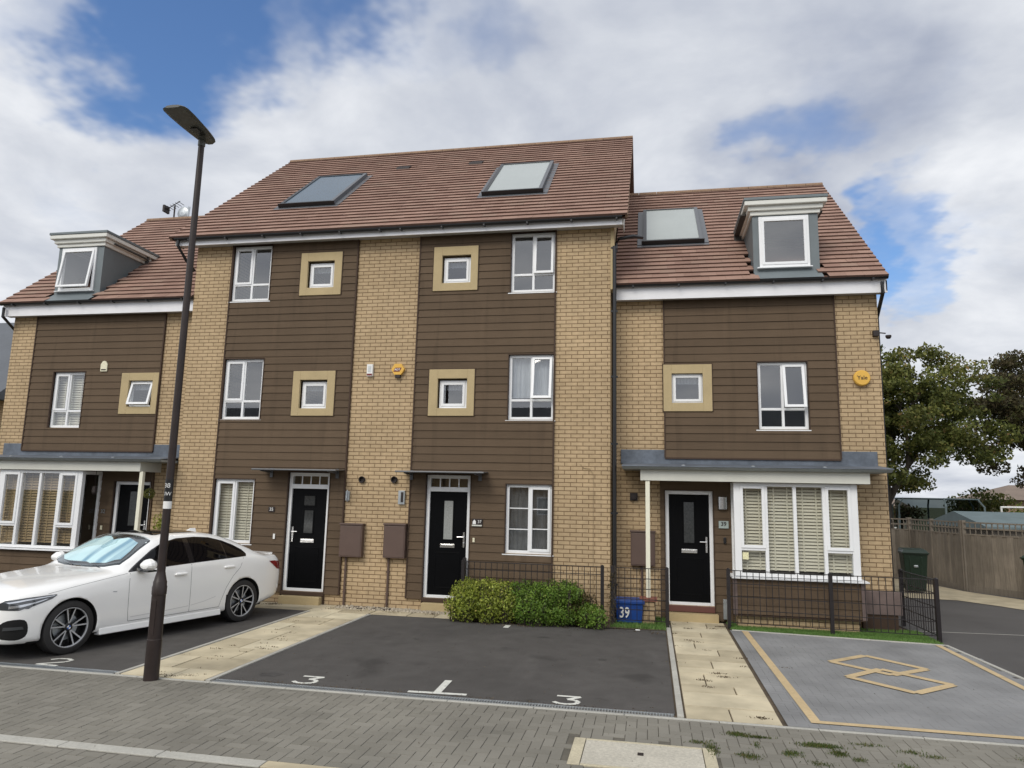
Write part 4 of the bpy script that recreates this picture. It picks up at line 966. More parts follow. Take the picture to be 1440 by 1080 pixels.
        b = MB(); b.box(-2.30, -2.14, Y - .06, Y - .035, 4.64, 4.80); b.prism([(-2.30, 4.80), (-2.14, 4.80), (-2.18, 4.86), (-2.22, 4.875), (-2.26, 4.86)], Y - .06, Y - .035, 0, axis='y'); b.box(-2.28, -2.16, Y - .062, Y - .06, 4.66, 4.69, 1)
        o = b.build('alarm_box', ['creamplastic', 'vent'], h, bevel=.006); o['label'] = 'cream domed alarm box'
        text('32', .11, wallm(-1.86, Y - .05, 1.62), 'steel', 'numerals', h, depth=.003)
        b = MB(); b.box(-1.88, -1.84, Y - .056, Y - .04, 1.24, 1.33); b.build('doorbell', 'creamplastic', h)
        # aerial on the ridge
        yr = eY + 4.42; zr = ze + rise
        b = MB(); b.tube([(-4.05, yr, zr - .2), (-4.05, yr, zr + .42)], .022, 6); b.tube([(-4.3, yr, zr + .33), (-3.82, yr - .1, zr + .5)], .012, 6)
        for k in range(6): xx = -4.28 + k * .085; b.tube([(xx, yr - .14, zr + .33 + k * .03), (xx, yr + .14, zr + .33 + k * .03)], .008, 5)
        b.box(-4.36, -4.30, yr - .12, yr + .12, zr + .22, zr + .42)
        b.build('aerial', 'vent', h)
        b = MB(); b.lathe([(0, .0), (.10, .01), (.17, .035), (.20, .06)], (-3.75, yr - .05, zr + .18), 'y', 18); b.tube([(-3.75, yr, zr + .18), (-3.75, yr, zr - .1)], .015, 6); b.tube([(-3.60, yr + .01, zr + .05), (-3.58, yr + .01, zr + .36)], .03, 6); b.build('satellite_dish', 'steel', h)
    return h
M['canopy_edge'] = mat('grey_canopy_edge', (.27, .29, .285), .5, noise=(5, .12))
M['redplastic2'] = mat('dark_red_sill_tile', (.12, .045, .035), .6)
M['redplastic3'] = mat('red_coping_tile', (.26, .10, .07), .8, noise=(8, .15))
M['plate'] = mat('etched_glass_plate', (.38, .45, .43), .2)
M['sticker'] = mat('sticker_yellow', (.75, .72, .45), .6, noise=(60, .35))
hR = low_house('R'); hL = low_house('L')

# hanging things in the left porch
def ball_plant(x, y, z, r, label):
    rt = thing('hanging_ball', label, 'topiary ball', (x, y, z + r))
    fo = leaves_obj('foliage', [(x, y, z, r, r, r)], 520, .03, 'leaf1', rt, seed=4, shell=.75)
    b = MB(); b.tube([(x, y, z + r * .6), (x, y, 2.555)], .004, 5); b.build('chain', 'vent', rt)
def leaves_mesh(name, blobs, n, size, m, seed=1, shell=.0, flat=0., zmin=None, curve=None):
    rg = np.random.default_rng(seed); bl = np.array(blobs, float); vol = bl[:, 3] * bl[:, 4] * bl[:, 5]; p = vol / vol.sum()
    idx = rg.choice(len(bl), n, p=p); d = rg.normal(size=(n, 3)); d /= np.linalg.norm(d, axis=1)[:, None]
    rad = shell + (1 - shell) * rg.random(n) ** .45
    c = bl[idx, :3] + d * rad[:, None] * bl[idx, 3:6]
    nr = d * .5 + rg.normal(size=(n, 3)) * .75; nr /= np.linalg.norm(nr, axis=1)[:, None]
    t = np.cross(nr, rg.normal(size=(n, 3))); t /= np.linalg.norm(t, axis=1)[:, None]; s = np.cross(nr, t)
    L_ = size * (.6 + .8 * rg.random(n))[:, None]; Wd = L_ * .55
    V = np.stack([c - t * L_ * .5, c + s * Wd * .5 + nr * L_ * .1, c + t * L_ * .5, c - s * Wd * .5 + nr * L_ * .1], 1).reshape(-1, 3)
    ok = np.ones(n, bool)
    if zmin is not None: ok = c[:, 2] > zmin
    V = V.reshape(n, 4, 3)[ok]; k = len(V); 
    crnd = rg.random(len(bl)) * .35
    r = np.clip(rg.normal(.42, .22, n) + (crnd[idx] - .17), 0, 1)[ok]
    me = bpy.data.meshes.new(name); me.vertices.add(k * 4); me.vertices.foreach_set('co', V.reshape(-1)); me.loops.add(k * 4)
    me.loops.foreach_set('vertex_index', np.arange(k * 4, dtype=np.int32)); me.polygons.add(k); me.polygons.foreach_set('loop_start', np.arange(0, k * 4, 4, dtype=np.int32))
    me.update(calc_edges=True); a = me.attributes.new('rnd', 'FLOAT', 'FACE'); a.data.foreach_set('value', r.astype(np.float32)); me.materials.append(M[m]); me.validate()
    return me
def leaves_obj(name, blobs, n, size, m, parent=None, **kw):
    me = leaves_mesh(name, blobs, n, size, m, **kw)
    if parent: me.transform(Matrix.Translation(-OFF[parent.name]))
    o = bpy.data.objects.new(name, me); COL.objects.link(o)
    if parent: o.parent = parent
    return o
ball_plant(-.62, .02, 2.02, .11, 'small dark leaf ball hanging by the door of the lower left house')
rt = thing('porch_lantern', 'dark lantern hanging at the corner of the left bay window', 'lantern', (-1.90, -.05, 2.2))
b = MB(); b.lathe([(0, 2.16), (.05, 2.14), (.055, 2.02), (.035, 1.98), (0, 1.97)], (-1.86, -.05, 0), 'z', 8); b.build('lantern_body', 'vent', rt)
b = MB(); b.tube([(-1.86, -.05, 2.15), (-1.86, -.05, 2.555)], .005, 5); b.build('chain', 'vent', rt)
rt = thing('climbing_plant', 'pale yellow flowered climber on the brick beside the left porch door', 'plant', (-.4, .2, 0))
leaves_obj('foliage', [(-.45, .2, 1.3 + .18 * k, .16, .08, .16) for k in range(-4, 2)], 700, .05, 'shrubA', rt, seed=5)
b = MB(); b.tube([(-.42, .24, 0), (-.47, .25, .7), (-.43, .25, 1.4)], .01, 5); b.build('stem', 'bark', rt)

# ------------------------------------------------------------------ far left house
r = thing('slate_roofed_house', 'grey slate roofed brick house just visible at the far left edge', 'house', (-14.5, 8, 0))
b = MB(); b.box(-19, -10.9, 6, 13, 0, 5.0); b.build('wall', 'brick', r)
b = MB(); b.prism([(5.6, 4.95), (9.5, 8.3), (13.4, 4.95), (13.4, 4.8), (5.6, 4.8)], -19.3, -10.6); b.build('roof', 'slate', r)
b = MB(); b.box(-19.3, -10.58, 5.52, 5.6, 4.76, 4.94); b.build('gutter', 'black', r)

r = thing('opposite_terrace', 'terrace across the road behind the viewer, mirrored dimly in the windows', 'house', (5, -36, 0))
b = MB(); b.box(-26, 8, -44, -36, 0, 5.2); b.box(14, 44, -44, -36, 0, 5.2); b.build('wall', 'brick', r)
b = MB(); b.prism([(-35.6, 5.15), (-40, 8.8), (-44.4, 5.15)], -26.4, 8.4); b.prism([(-35.6, 5.15), (-40, 8.8), (-44.4, 5.15)], 13.6, 44.4); b.build('roof', 'slate', r)
for k in range(13):
    xx = -23 + k * 5.1
    if 6.5 < xx < 15: continue
    for zz_ in (.9, 3.3):
        b = MB(); b.box(xx - .6, xx + .6, -35.99, -35.93, zz_, zz_ + 1.2); w_ = b.build('window', 'upvc', r); b = MB(); b.box(xx - .52, xx + .52, -35.925, -35.91, zz_ + .08, zz_ + 1.12); b.build('pane', 'lens', w_)

# ------------------------------------------------------------------ lamp post
r = thing('street_lamp', 'tall dark brown street lamp standing in front of the white car', 'street lamp', (4.0, -5.70, 0))
b = MB(); lx, ly = 4.0, -5.70
b.lathe([(.082, -.02), (.080, .42), (.080, .44), (.076, .445), (.075, .93), (.080, .935), (.080, 1.02), (.075, 1.03), (.074, 1.075), (.070, 1.08), (.047, 1.18), (.046, 1.20), (.044, 2.5), (.036, 6.47), (.0, 6.48)], (lx, ly, 0), 'z', 28)
b.build('pole', 'lamp', r, smooth=True)
b = MB(); b.box(lx - .030, lx + .030, ly - .0775, ly - .066, .50, .88); b.build('access_door', 'lamp', r, bevel=.003)
b = MB()
n = 9; ang = [-pi / 2 - .95 + 1.9 * k / n for k in range(n + 1)]
def curved(mb, z0, z1, R, a, m):
    for k in range(len(a) - 1): mb.poly([(lx + R * cos(a[k]), ly + R * sin(a[k]), z0), (lx + R * cos(a[k + 1]), ly + R * sin(a[k + 1]), z0), (lx + R * cos(a[k + 1]), ly + R * sin(a[k + 1]), z1), (lx + R * cos(a[k]), ly + R * sin(a[k]), z1)], m)
full = [2 * pi * k / 24 for k in range(25)]
curved(b, 1.99, 2.24, .0465, full, 0); curved(b, 1.90, 1.985, .047, full, 1)
lab = b.build('number_label', ['black', 'white'], r)
def wraptext(s, z, size, R):
    t = text(s, size, Matrix.Identity(4), 'white', 'lettering', None, depth=.0)
    me = t.data
    for v in me.vertices:
        x, y = v.co.x, v.co.y; a = -pi / 2 + .12 + x / R; v.co = Vector((lx + R * cos(a), ly + R * sin(a), z + y)) - OFF[r.name]
    t.parent = lab
wraptext('38', 2.165, .075, .0472); wraptext('NW', 2.07, .062, .0472)
# head: flat rounded lantern reaching towards the road
def head(zc, th, top):
    b = MB(); pts = []
    rows = [(-5.60, .035), (-5.63, .085), (-5.70, .115), (-5.85, .135), (-6.05, .155), (-6.25, .165), (-6.38, .162), (-6.43, .14), (-6.45, .10)]
    cxs = lambda y: 4.06 + (y + 5.62) * -.075
    for k, (y, w) in enumerate(rows):
        t = (y + 5.62) / -.83; z = zc + .02 * t
        hh = th * (1.0 if k < len(rows) - 2 else .55) * (.75 + .5 * max(0, 1 - abs(t - .25) * 1.6))
        pts.append([(cxs(y) - w, y, z), (cxs(y) - w * .75, y, z - .012), (cxs(y) + w * .75, y, z - .012), (cxs(y) + w, y, z), (cxs(y) + w * .72, y, z + hh), (cxs(y), y, z + hh * 1.25), (cxs(y) - w * .72, y, z + hh)])
    for a, c in zip(pts, pts[1:]):
        for j in range(7): b.poly([a[j], a[(j + 1) % 7], c[(j + 1) % 7], c[j]], 1 if j == 1 else 0)
    b.poly(pts[0]); b.poly(pts[-1])
    return b
hd = head(6.50, .042, True).build('lamp_head', ['lamphead', 'lamphead'], r)
b = MB(); b.box(4.055, 4.145, -6.02, -5.84, 6.478, 6.489); b.build('lens', 'lens', hd)
b = MB(); b.tube([(lx, ly, 6.42), (lx + .01, ly - .01, 6.52)], .044, 14); b.build('head_socket', 'lamphead', r)

# ------------------------------------------------------------------ railings
def railing(name, label, posts, top=.96, low=.10, step=.10, post_w=.058, posth=.98, endpost=(True, True), grid=0):
    r = thing(name, label, 'railing', (*posts[0], 0), group=None)
    P = [Vector((*p, 0)) for p in posts]
    b = MB()
    for a, c in zip(P, P[1:]):
        d = (c - a).normalized()
        for z in (top, top - .13, low) if not grid else [top, low] + [low + (top - low) * k / grid for k in range(1, grid)]:
            b.bar(a + Vector((0, 0, z)), c + Vector((0, 0, z)), .012 if z != top else .03, .012)
    b.build('rail', 'blackmetal', r)
    for k, p in enumerate(P):
        b = MB(); b.box(p.x - post_w / 2, p.x + post_w / 2, p.y - post_w / 2, p.y + post_w / 2, 0, posth); b.lathe([(post_w * .55, posth), (.0, posth + .02)], (p.x, p.y, 0), 'z', 4); b.build('post', 'blackmetal', r)
    for a, c in zip(P, P[1:]):
        L_ = (c - a).length; n = int(L_ / step)
        for k in range(1, n):
            p = a + (c - a) * k / n
            b = MB(); b.tube([(p.x, p.y, low), (p.x, p.y, top)], .0065, 6); b.build('baluster', 'blackmetal', r)
    return r
railing('railing', 'black railing behind the clipped shrubs below the house number 37 window', [(6.15, -.05), (6.25, -.52), (8.72, -.52)])
railing('railing', 'short black railing in front of the blue box', [(8.90, -.50), (9.81, -.50)], grid=5)
railing('railing', 'black railing round the bay window and strip of green lawn', [(10.84, -.20), (12.45, -.32), (14.0, -.45), (13.95, 1.05)], grid=4)
r = thing('dead_climber', 'dry leafless climber twisting up the railing post beside the blue box', 'plant', (8.86, -.5, 0))
b = MB(); rnd = random.Random(3)
for q in range(5):
    pts = []; 
    for k in range(12): pts.append((8.90 + .05 * sin(k * 1.3 + q) + rnd.uniform(-.02, .02), -.52 + .04 * cos(k * 1.5 + q), .09 * k))
    b.tube(pts, .006, 5)
b.build('stem', 'bark', r)
leaves_obj('foliage', [(8.88, -.52, .2 + .16 * k, .07, .06, .1) for k in range(5)], 160, .04, 'shrubC', r, seed=8)

# blue box
r = thing('recycling_box', 'blue plastic recycling box marked 39 behind the short railing', 'recycling box', (9.13, -.14, 0))
b = MB(); x0, x1, y0, y1 = 8.93, 9.41, -.36, .02
b.hexa([(x0 + .03, y0 + .03, .02), (x1 - .03, y0 + .03, .02), (x1 - .03, y1 - .03, .02), (x0 + .03, y1 - .03, .02)], [(x0, y0, .36), (x1, y0, .36), (x1, y1, .36), (x0, y1, .36)])
bd = b.build('box_body', 'bluebox', r, bevel=.02)
b = MB(); b.box(x0 - .02, x1 + .02, y0 - .02, y1 + .02, .345, .40); b.box(x0 + .01, x1 - .01, y0 + .01, y1 - .01, .40, .415); b.build('lid', 'bluebox', r, bevel=.012)
text('39', .25, Matrix.Translation((9.09, -.366, .19)) @ Matrix.Rotation(radians(90 + 5), 4, 'X'), 'white', 'numerals', bd, sx=.72, bold=.004).data.transform(Matrix.Translation((0, -.002, 0)))

# ------------------------------------------------------------------ shrubs
def shrub(label, blobs, n, m, seed, base):
    r = thing('shrub', label, 'shrub', base, group='clipped shrubs in front of the railing')
    leaves_obj('foliage', blobs, n, .042, m, r, seed=seed, shell=.35, zmin=.0)
    b = MB(); rnd = random.Random(seed)
    for (x, y, z, rx, ry, rz) in blobs:
        for k in range(7): b.tube([(x + rnd.uniform(-.1, .1), y + rnd.uniform(-.05, .05), 0), (x + rnd.uniform(-.6, .6) * rx, y + rnd.uniform(-.6, .6) * ry, z + rnd.uniform(-.2, .7) * rz)], .006, 5)
    b.build('stems', 'bark', r)
rnd = random.Random(21)
def hedge_blobs(x0, x1, y0, y1, h, n, rr=.2):
    o = []
    for k in range(n):
        x = rnd.uniform(x0 + rr * .7, x1 - rr * .7); y = rnd.uniform(y0 + rr * .7, y1 - rr * .7)
        edge = min(1, (y - y0) / .55 + .42) * min(1, (x - x0) / .3 + .55); hh = h * rnd.uniform(.8, 1.02) * edge; q = rr * rnd.uniform(.75, 1.2)
        o.append((x, y, max(q * .8, hh - q), q, q, q * .9)); 
        if hh > 2 * q: o.append((x, y, q, q, q, q))
    return o
shrub('leftmost clipped shrub, bright yellow green, beside the step of number 37', hedge_blobs(6.10, 7.40, -1.16, -.08, .70, 60, .19), 23000, 'shrubA', 1, (6.7, -.7, 0))
shrub('middle clipped shrub, mid green, in front of the railing', hedge_blobs(7.05, 8.45, -1.16, -.08, .72, 60, .19), 23000, 'shrubB', 2, (7.7, -.7, 0))
shrub('right clipped shrub with reddish brown tips by the corner downpipe', hedge_blobs(8.0, 8.62, -.92, -.2, .62, 12, .16), 3600, 'shrubC', 3, (8.3, -.7, 0))
shrub('low dark green shrub at the corner beneath the reddish shrub', hedge_blobs(7.95, 8.84, -1.14, -.45, .42, 26, .17), 8500, 'shrubB', 4, (8.5, -.8, 0))

# ------------------------------------------------------------------ turf, weeds, debris
def blades(name, pts, h, w, m, seed, kind='stuff'):
    rg = np.random.default_rng(seed); n = len(pts); P = np.array(pts); a = rg.random(n) * 2 * pi; hh = h * (.5 + rg.random(n)); lean = rg.normal(size=(n, 2)) * h * .45
    dx = np.stack([np.cos(a), np.sin(a), np.zeros(n)], 1) * w / 2
    base = np.concatenate([P[:, :2], np.full((n, 1), P[0, 2] if P.shape[1] > 2 else .004)], 1); tip = base + np.concatenate([lean, hh[:, None]], 1)
    V = np.stack([base - dx, base + dx, tip], 1).reshape(-1, 3)
    me = bpy.data.meshes.new(name); me.vertices.add(n * 3); me.vertices.foreach_set('co', V.reshape(-1)); me.loops.add(n * 3); me.loops.foreach_set('vertex_index', np.arange(n * 3, dtype=np.int32))
    me.polygons.add(n); me.polygons.foreach_set('loop_start', np.arange(0, n * 3, 3, dtype=np.int32)); me.update(calc_edges=True)
    at = me.attributes.new('rnd', 'FLOAT', 'FACE'); at.data.foreach_set('value', rg.random(n).astype(np.float32)); me.materials.append(M[m])
    o = bpy.data.objects.new(name, me); COL.objects.link(o); return tag(o, kind=kind)
rg = np.random.default_rng(5)
def inpoly(x, y): return y > -.40 - (x - 10.86) * .105 + .03
pts = []
while len(pts) < 26000:
    x, y = rg.uniform(10.86, 13.97), rg.uniform(-.70, .44)
    if inpoly(x, y) and not (10.95 < x < 13.0 and y > 0): pts.append((x, y, .01))
m_turf = mat('turf_backing', (.10, .20, .045), .9, noise=(5, .2))
sheet('lawn', [(10.84, -.34), (13.97, -.67), (13.97, .44), (10.84, .44)], .008, m_turf)
tag(blades('artificial_grass', pts, .028, .007, 'turf', 1), 'bright green artificial grass strip round the bay window', 'grass')
pts = []
while len(pts) < 5000:
    x, y = rg.uniform(8.86, 9.78), rg.uniform(-.74, .42); pts.append((x, y, .004))
tag(blades('grass', pts, .05, .008, 'turf', 2), 'short rough grass round the blue box', 'grass')
# weeds in joints
spots = []
def clump(x, y, sx, sy, n):
    for _ in range(n): spots.append((x + rg.normal() * sx, y + rg.normal() * sy, .004))
for (x, y, sx, sy, n) in [(10.32, -5.98, .05, .03, 420), (10.50, -6.02, .06, .012, 220), (11.0, -6.12, .09, .03, 850), (11.12, -6.30, .035, .04, 300), (10.72, -6.40, .04, .04, 240), (10.35, -6.55, .05, .04, 260),
                          (11.42, -5.99, .06, .02, 130), (11.75, -6.10, .05, .03, 110), (11.9, -6.18, .04, .02, 90), (12.7, -6.05, .04, .03, 120), (10.05, -6.45, .03, .1, 250), (11.25, -6.42, .03, .03, 90), (13.2, -5.2, .05, .02, 60), (11.6, -6.5, .05, .04, 90), (10.9, -6.6, .05, .03, 120), (9.93, -6.3, .04, .02, 100), (10.45, -6.25, .02, .05, 60)]: clump(x, y, sx, sy, n)
tag(blades('weeds', spots, .014, .009, 'weed', 3), 'green weeds and moss growing in the block paving joints', 'weeds')
spots = []
for k in range(30): clump(rg.uniform(3.55, 4.55), rg.uniform(-5.4, -.9), .05, .012, int(rg.integers(3, 14)))
for (x, y, n) in [(9.9, -1.0, 26), (10.15, -.45, 30), (10.55, -.35, 30), (10.1, -1.5, 40), (10.2, -1.6, 30), (9.85, -2.0, 20), (10.35, -3.6, 50), (10.42, -3.75, 40), (10.15, -4.0, 60), (10.18, -4.3, 40), (10.75, -2.6, 30), (10.6, -5.4, 60), (9.85, -.1, 40), (10.72, -.1, 90), (10.85, -.3, 60), (10.7, -3.1, 14), (11.25, -3.0, 12), (10.3, -2.2, 16), (9.85, -3.1, 14)]: clump(x, y, .05, .02, n)
for k in range(30): clump(rg.uniform(3.6, 6.2), rg.uniform(-.5, -.03), .06, .05, 14)
clump(2.45, -.25, .08, .06, 120)
for k in range(40): clump(rg.uniform(6.2, 9.78), rg.uniform(-1.18, -.85), .05, .03, 10)
clump(4.05, -5.5, .09, .03, 70); clump(4.3, -5.45, .05, .03, 40)
tag(blades('leaf_litter', spots, .012, .014, 'debris', 4), 'dry brown moss and leaf litter in the joints of the buff slab paths', 'litter')
# grit and leaves blown over the tarmac
spots = []
for k in range(260): spots.append((rg.uniform(4.8, 9.7), rg.uniform(-5.4, -.9), .004))
for k in range(120): clump(rg.uniform(4.7, 9.7), -5.47 + abs(rg.normal()) * .04, .03, .01, 3)
for k in range(60): spots.append((rg.uniform(0, 3.4), rg.uniform(-5.4, -.9), .004))
for k in range(200): spots.append((rg.uniform(2, 14), rg.uniform(-8.5, -5.7), .004))
for k in range(50): spots.append((rg.uniform(10.9, 13.9), rg.uniform(-5.3, -.9), .012))
tag(blades('grit', spots, .007, .012, 'debris', 6), 'scattered grit and leaf bits on tarmac and paving', 'grit')
m_oil = mat('oil_stained_tarmac', (.052, .049, .047), .75, noise=((3, .3), (120, .4)), bump=(180, .004))
def blotch(cx_, cy_, rx, ry, sd__):
    q = random.Random(sd__); n = 26; P_ = []
    for k in range(n): a = 2 * pi * k / n; w_ = q.uniform(.62, 1.05); P_.append((cx_ + rx * w_ * cos(a), cy_ + ry * w_ * sin(a)))
    sheet('oil_stain', P_, .0022 + sd__ * .0002, m_oil)
blotch(5.15, -5.12, .16, .11, 1); blotch(7.9, -1.9, .10, .07, 2); blotch(6.1, -2.6, .05, .04, 3); blotch(8.9, -3.2, .07, .05, 4)
# loose pebbles below the meter boxes
b = MB(); rnd = random.Random(12)
for k in range(420):
    x, y = rnd.uniform(3.75, 6.1), rnd.uniform(-.36, -.02); s = rnd.uniform(.012, .028)
    b.hexa([(x - s, y - s * .7, .004), (x + s, y - s * .8, .004), (x + s * .8, y + s * .7, .004), (x - s * .7, y + s * .8, .004)], [(x - s * .5, y - s * .4, .004 + s), (x + s * .5, y - s * .4, .004 + s * .9), (x + s * .4, y + s * .3, .004 + s), (x - s * .4, y + s * .4, .004 + s)])
o = b.build('pebbles', 'gravel', smooth=True); tag(o, 'pale pebbles scattered at the foot of the brick wall between the two front doors', 'pebbles', kind='stuff')
b = MB(); b.hexa([(9.28, -.86, .002), (9.36, -.87, .002), (9.35, -.83, .002), (9.30, -.82, .002)], [(9.29, -.855, .012), (9.355, -.86, .012), (9.345, -.835, .01), (9.305, -.83, .01)])
tag(b.build('litter_scrap', 'white'), 'scrap of white litter on the tarmac before the blue box', 'litter')

# ------------------------------------------------------------------ right background
def timber_fence(label, P, h=1.72, trel=.30, solid=True):
    r = thing('timber_fence', label, 'fence', (*P[0], 0), group='weathered board fences along the drive')
    rnd = random.Random(len(label)); b = MB()
    for a, c in zip(P, P[1:]):
        a = Vector((*a, 0)); c = Vector((*c, 0)); L_ = (c - a).length; d = (c - a) / L_; n = int(L_ / .125)
        for k in range(n):
            p = a + d * (k * L_ / n); q = a + d * ((k + 1) * L_ / n + .01); o_ = Vector((-d.y, d.x, 0)) * (.006 if k % 2 else -.006)
            b.bar(p + o_ + Vector((0, 0, (h - trel) / 2 + .06)), q + o_ + Vector((0, 0, (h - trel) / 2 + .06)), .016, h - trel - .12, r=rnd.random())
        b.bar(a + Vector((0, 0, .075)), c + Vector((0, 0, .075)), .04, .15, r=rnd.random())
    b.build('board_panel', 'timber', r, attr=True)
    b = MB()
    for a, c in zip(P, P[1:]):
        a = Vector((*a, 0)); c = Vector((*c, 0)); L_ = (c - a).length; d = (c - a) / L_
        for z in (h, h - trel * .48, h - trel): b.bar(a + Vector((0, 0, z)), c + Vector((0, 0, z)), .035, .035)
        n = int(L_ / .13)
        for k in range(1, n): p = a + d * (k * L_ / n); b.bar(p + Vector((0, 0, h - trel)), p + Vector((0, 0, h)), .03, .02, r=.3)
    b.build('trellis', 'timber', r, attr=True)
    for p in P:
        b = MB(); b.box(p[0] - .045, p[0] + .045, p[1] + .02, p[1] + .11, 0, h + .05); b.build('post', 'timber', r, attr=True)
timber_fence('weathered timber fence with trellis top, right of the drive corner', [(17.45, 7.30), (18.6, 5.75), (19.8, 4.2), (21, 2.6)])
timber_fence('weathered timber fence with trellis top, middle panel by the green bin', [(17.42, 7.36), (17.15, 8.6), (16.95, 9.7)])
timber_fence('weathered timber fence with trellis top, far panel behind the green bin', [(16.93, 9.76), (15.1, 10.3), (13.2, 10.8)])
def wheelie(x, y, rz, label):
    r = thing('wheelie_bin', label, 'wheelie bin', (x, y, 0), rz, 'green wheelie bins on the drive')
    b = MB(); b.hexa([(-.21, -.22, .06), (.21, -.22, .06), (.21, .22, .06), (-.21, .22, .06)], [(-.27, -.30, .96), (.27, -.30, .96), (.27, .32, .96), (-.27, .32, .96)]); b.box(-.285, .285, -.315, .335, .92, .97)
    for s_ in (-1, 1): b.hexa([(s_ * .10 - .02, -.235, .15), (s_ * .10 + .02, -.235, .15), (s_ * .10 + .02, -.2, .15), (s_ * .10 - .02, -.2, .15)], [(s_ * .13 - .02, -.30, .88), (s_ * .13 + .02, -.30, .88), (s_ * .13 + .02, -.25, .88), (s_ * .13 - .02, -.25, .88)])
    b.box(-.05, .05, -.30, -.26, .62, .68, 1)
    b.build('bin_body', ['binplastic', 'steel'], r, bevel=.015, local=True)
    b = MB(); b.hexa([(-.29, -.33, .975), (.29, -.33, .975), (.29, .33, .975), (-.29, .33, .975)], [(-.25, -.26, 1.04), (.25, -.26, 1.04), (.26, .33, 1.06), (-.26, .33, 1.06)]); b.box(-.30, .30, -.345, -.315, .955, .985); b.tube([(-.25, .38, 1.0), (.25, .38, 1.0)], .016, 8); b.build('lid', 'binplastic', r, bevel=.012, local=True)
    for s_ in (-1, 1):
        b = MB(); b.lathe([(.0, -.02), (.10, -.02), (.10, .02), (0, .02)], (s_ * .26, .27, .10), 'x', 16); b.build('wheel', 'black', r, local=True)
wheelie(15.95, 6.55, radians(-8), 'dark green wheelie bin standing beyond the house corner on the drive')
wheelie(18.42, 5.72, radians(-50), 'dark green wheelie bin cut off by the right edge of the view')
# trampoline
r = thing('trampoline', 'round netted trampoline seen above the fence, on bowed green poles', 'trampoline', (20.1, 16, 0))
b = MB(); n = 28; cx_, cy_, R = 19.9, 16, 1.35
for k in range(n):
    a, c = 2 * pi * k / n, 2 * pi * (k + 1) / n
    b.poly([(cx_ + R * cos(a), cy_ + R * sin(a), 1.0), (cx_ + R * cos(c), cy_ + R * sin(c), 1.0), (cx_ + R * cos(c), cy_ + R * sin(c), 2.36), (cx_ + R * cos(a), cy_ + R * sin(a), 2.36)])
b.build('safety_net', 'net', r)
b = MB(); 
ring_ = [(cx_ + R * cos(2 * pi * k / n), cy_ + R * sin(2 * pi * k / n)) for k in range(n + 1)]
b.tube([(x, y, .95) for x, y in ring_], .05, 6); b.tube([(x, y, 2.37) for x, y in ring_], .025, 6); b.build('ring', 'shed', r)
b = MB(); b.prism([(x, y) for x, y in ring_[:-1]], .9, .92, axis='z'); b.build('mat', 'vent', r)
for k in range(6):
    a = 2 * pi * (k + .35) / 6; x, y = cos(a), sin(a)
    b = MB(); b.tube([(cx_ + x * R * 1.04, cy_ + y * R * 1.04, 0), (cx_ + x * R * 1.16, cy_ + y * R * 1.16, 1.3), (cx_ + x * R * 1.15, cy_ + y * R * 1.15, 2.1), (cx_ + x * R * 1.0, cy_ + y * R * 1.0, 2.38)], .032, 6); b.build('pole', 'shed', r)
# shed
r = thing('garden_shed', 'low garden shed with blue grey felt roof behind the timber fence', 'shed', (21, 10, 0))
b = MB(); b.box(18.6, 23.5, 8.6, 12.4, 0, 1.62); b.build('wall', 'timber', r, attr=True)
b = MB(); b.prism([(8.4, 1.60), (10.5, 1.98), (12.6, 1.60), (12.6, 1.54), (8.4, 1.54)], 18.4, 23.8); b.build('roof', 'shed', r)
# swing / pergola bits
r = thing('goal_frame', 'pale garden goal frame rising above the shed roof', 'goal frame', (22.2, 14, 0))
b = MB(); b.tube([(21.2, 14, 0), (21.2, 14, 2.12), (23.0, 14, 2.14), (23.0, 14, 0)], .045, 8); b.build('tube_frame', 'white', r)
# far houses
def far_house(x0, x1, y, ze, zr, label, rf='farroof', hip=True, wall='farbrick'):
    r = thing('distant_house', label, 'house', ((x0 + x1) / 2, y, 0), group='distant houses beyond the fence')
    b = MB(); b.box(x0, x1, y, y + 7, 0, ze); b.build('wall', wall, r)
    b = MB(); e = .4; k = (x1 - x0) * .25 if hip else 0
    A = [(x0 - e, y - e, ze - .05), (x1 + e, y - e, ze - .05), (x1 + e, y + 7 + e, ze - .05), (x0 - e, y + 7 + e, ze - .05)]; R1 = (x0 + k - (0 if hip else e), y + 3.5, zr); R2 = (x1 - k + (0 if hip else e), y + 3.5, zr)
    b.poly([A[0], A[1], R2, R1]); b.poly([A[2], A[3], R1, R2]); b.poly([A[3], A[0], R1]); b.poly([A[1], A[2], R2]); b.poly(A[::-1]); b.build('roof', rf, r)
    for q in (.2, .42, .64, .85):
        xx = x0 + (x1 - x0) * q; b = MB(); b.box(xx - .4, xx + .4, y - .03, y + .02, ze - 1.5, ze - .4); w_ = b.build('window', 'upvc', r); b = MB(); b.box(xx - .33, xx + .33, y - .05, y - .031, ze - 1.43, ze - .47); b.build('pane', 'lens', w_)
far_house(30.0, 37, 34, 2.6, 3.5, 'brown roofed distant house right of the trampoline', hip=True)
far_house(38.5, 48, 38, 2.8, 3.9, 'distant house at the right edge below the bronze tree', hip=False)
far_house(22, 28.5, 46, 1.9, 2.55, 'low pale distant house just past the corner of number 39', wall='farwall', hip=False)
def bush_far(x, y, z, rx, rz, label, m, n=1500, seed=1):
    r = thing('garden_bush', label, 'bush', (x, y, 0), group='bushes beyond the fence')
    leaves_obj('foliage', [(x + rx * q, y, z + rz * w_, rx * .55, rx * .5, rz * .6) for q, w_ in ((-.6, -.2), (0, .25), (.55, -.05), (.2, -.5), (-.3, -.5))], n, .16, m, r, seed=seed)
    b = MB(); b.tube([(x, y, 0), (x, y, z)], .06, 6); b.build('stem', 'bark', r)
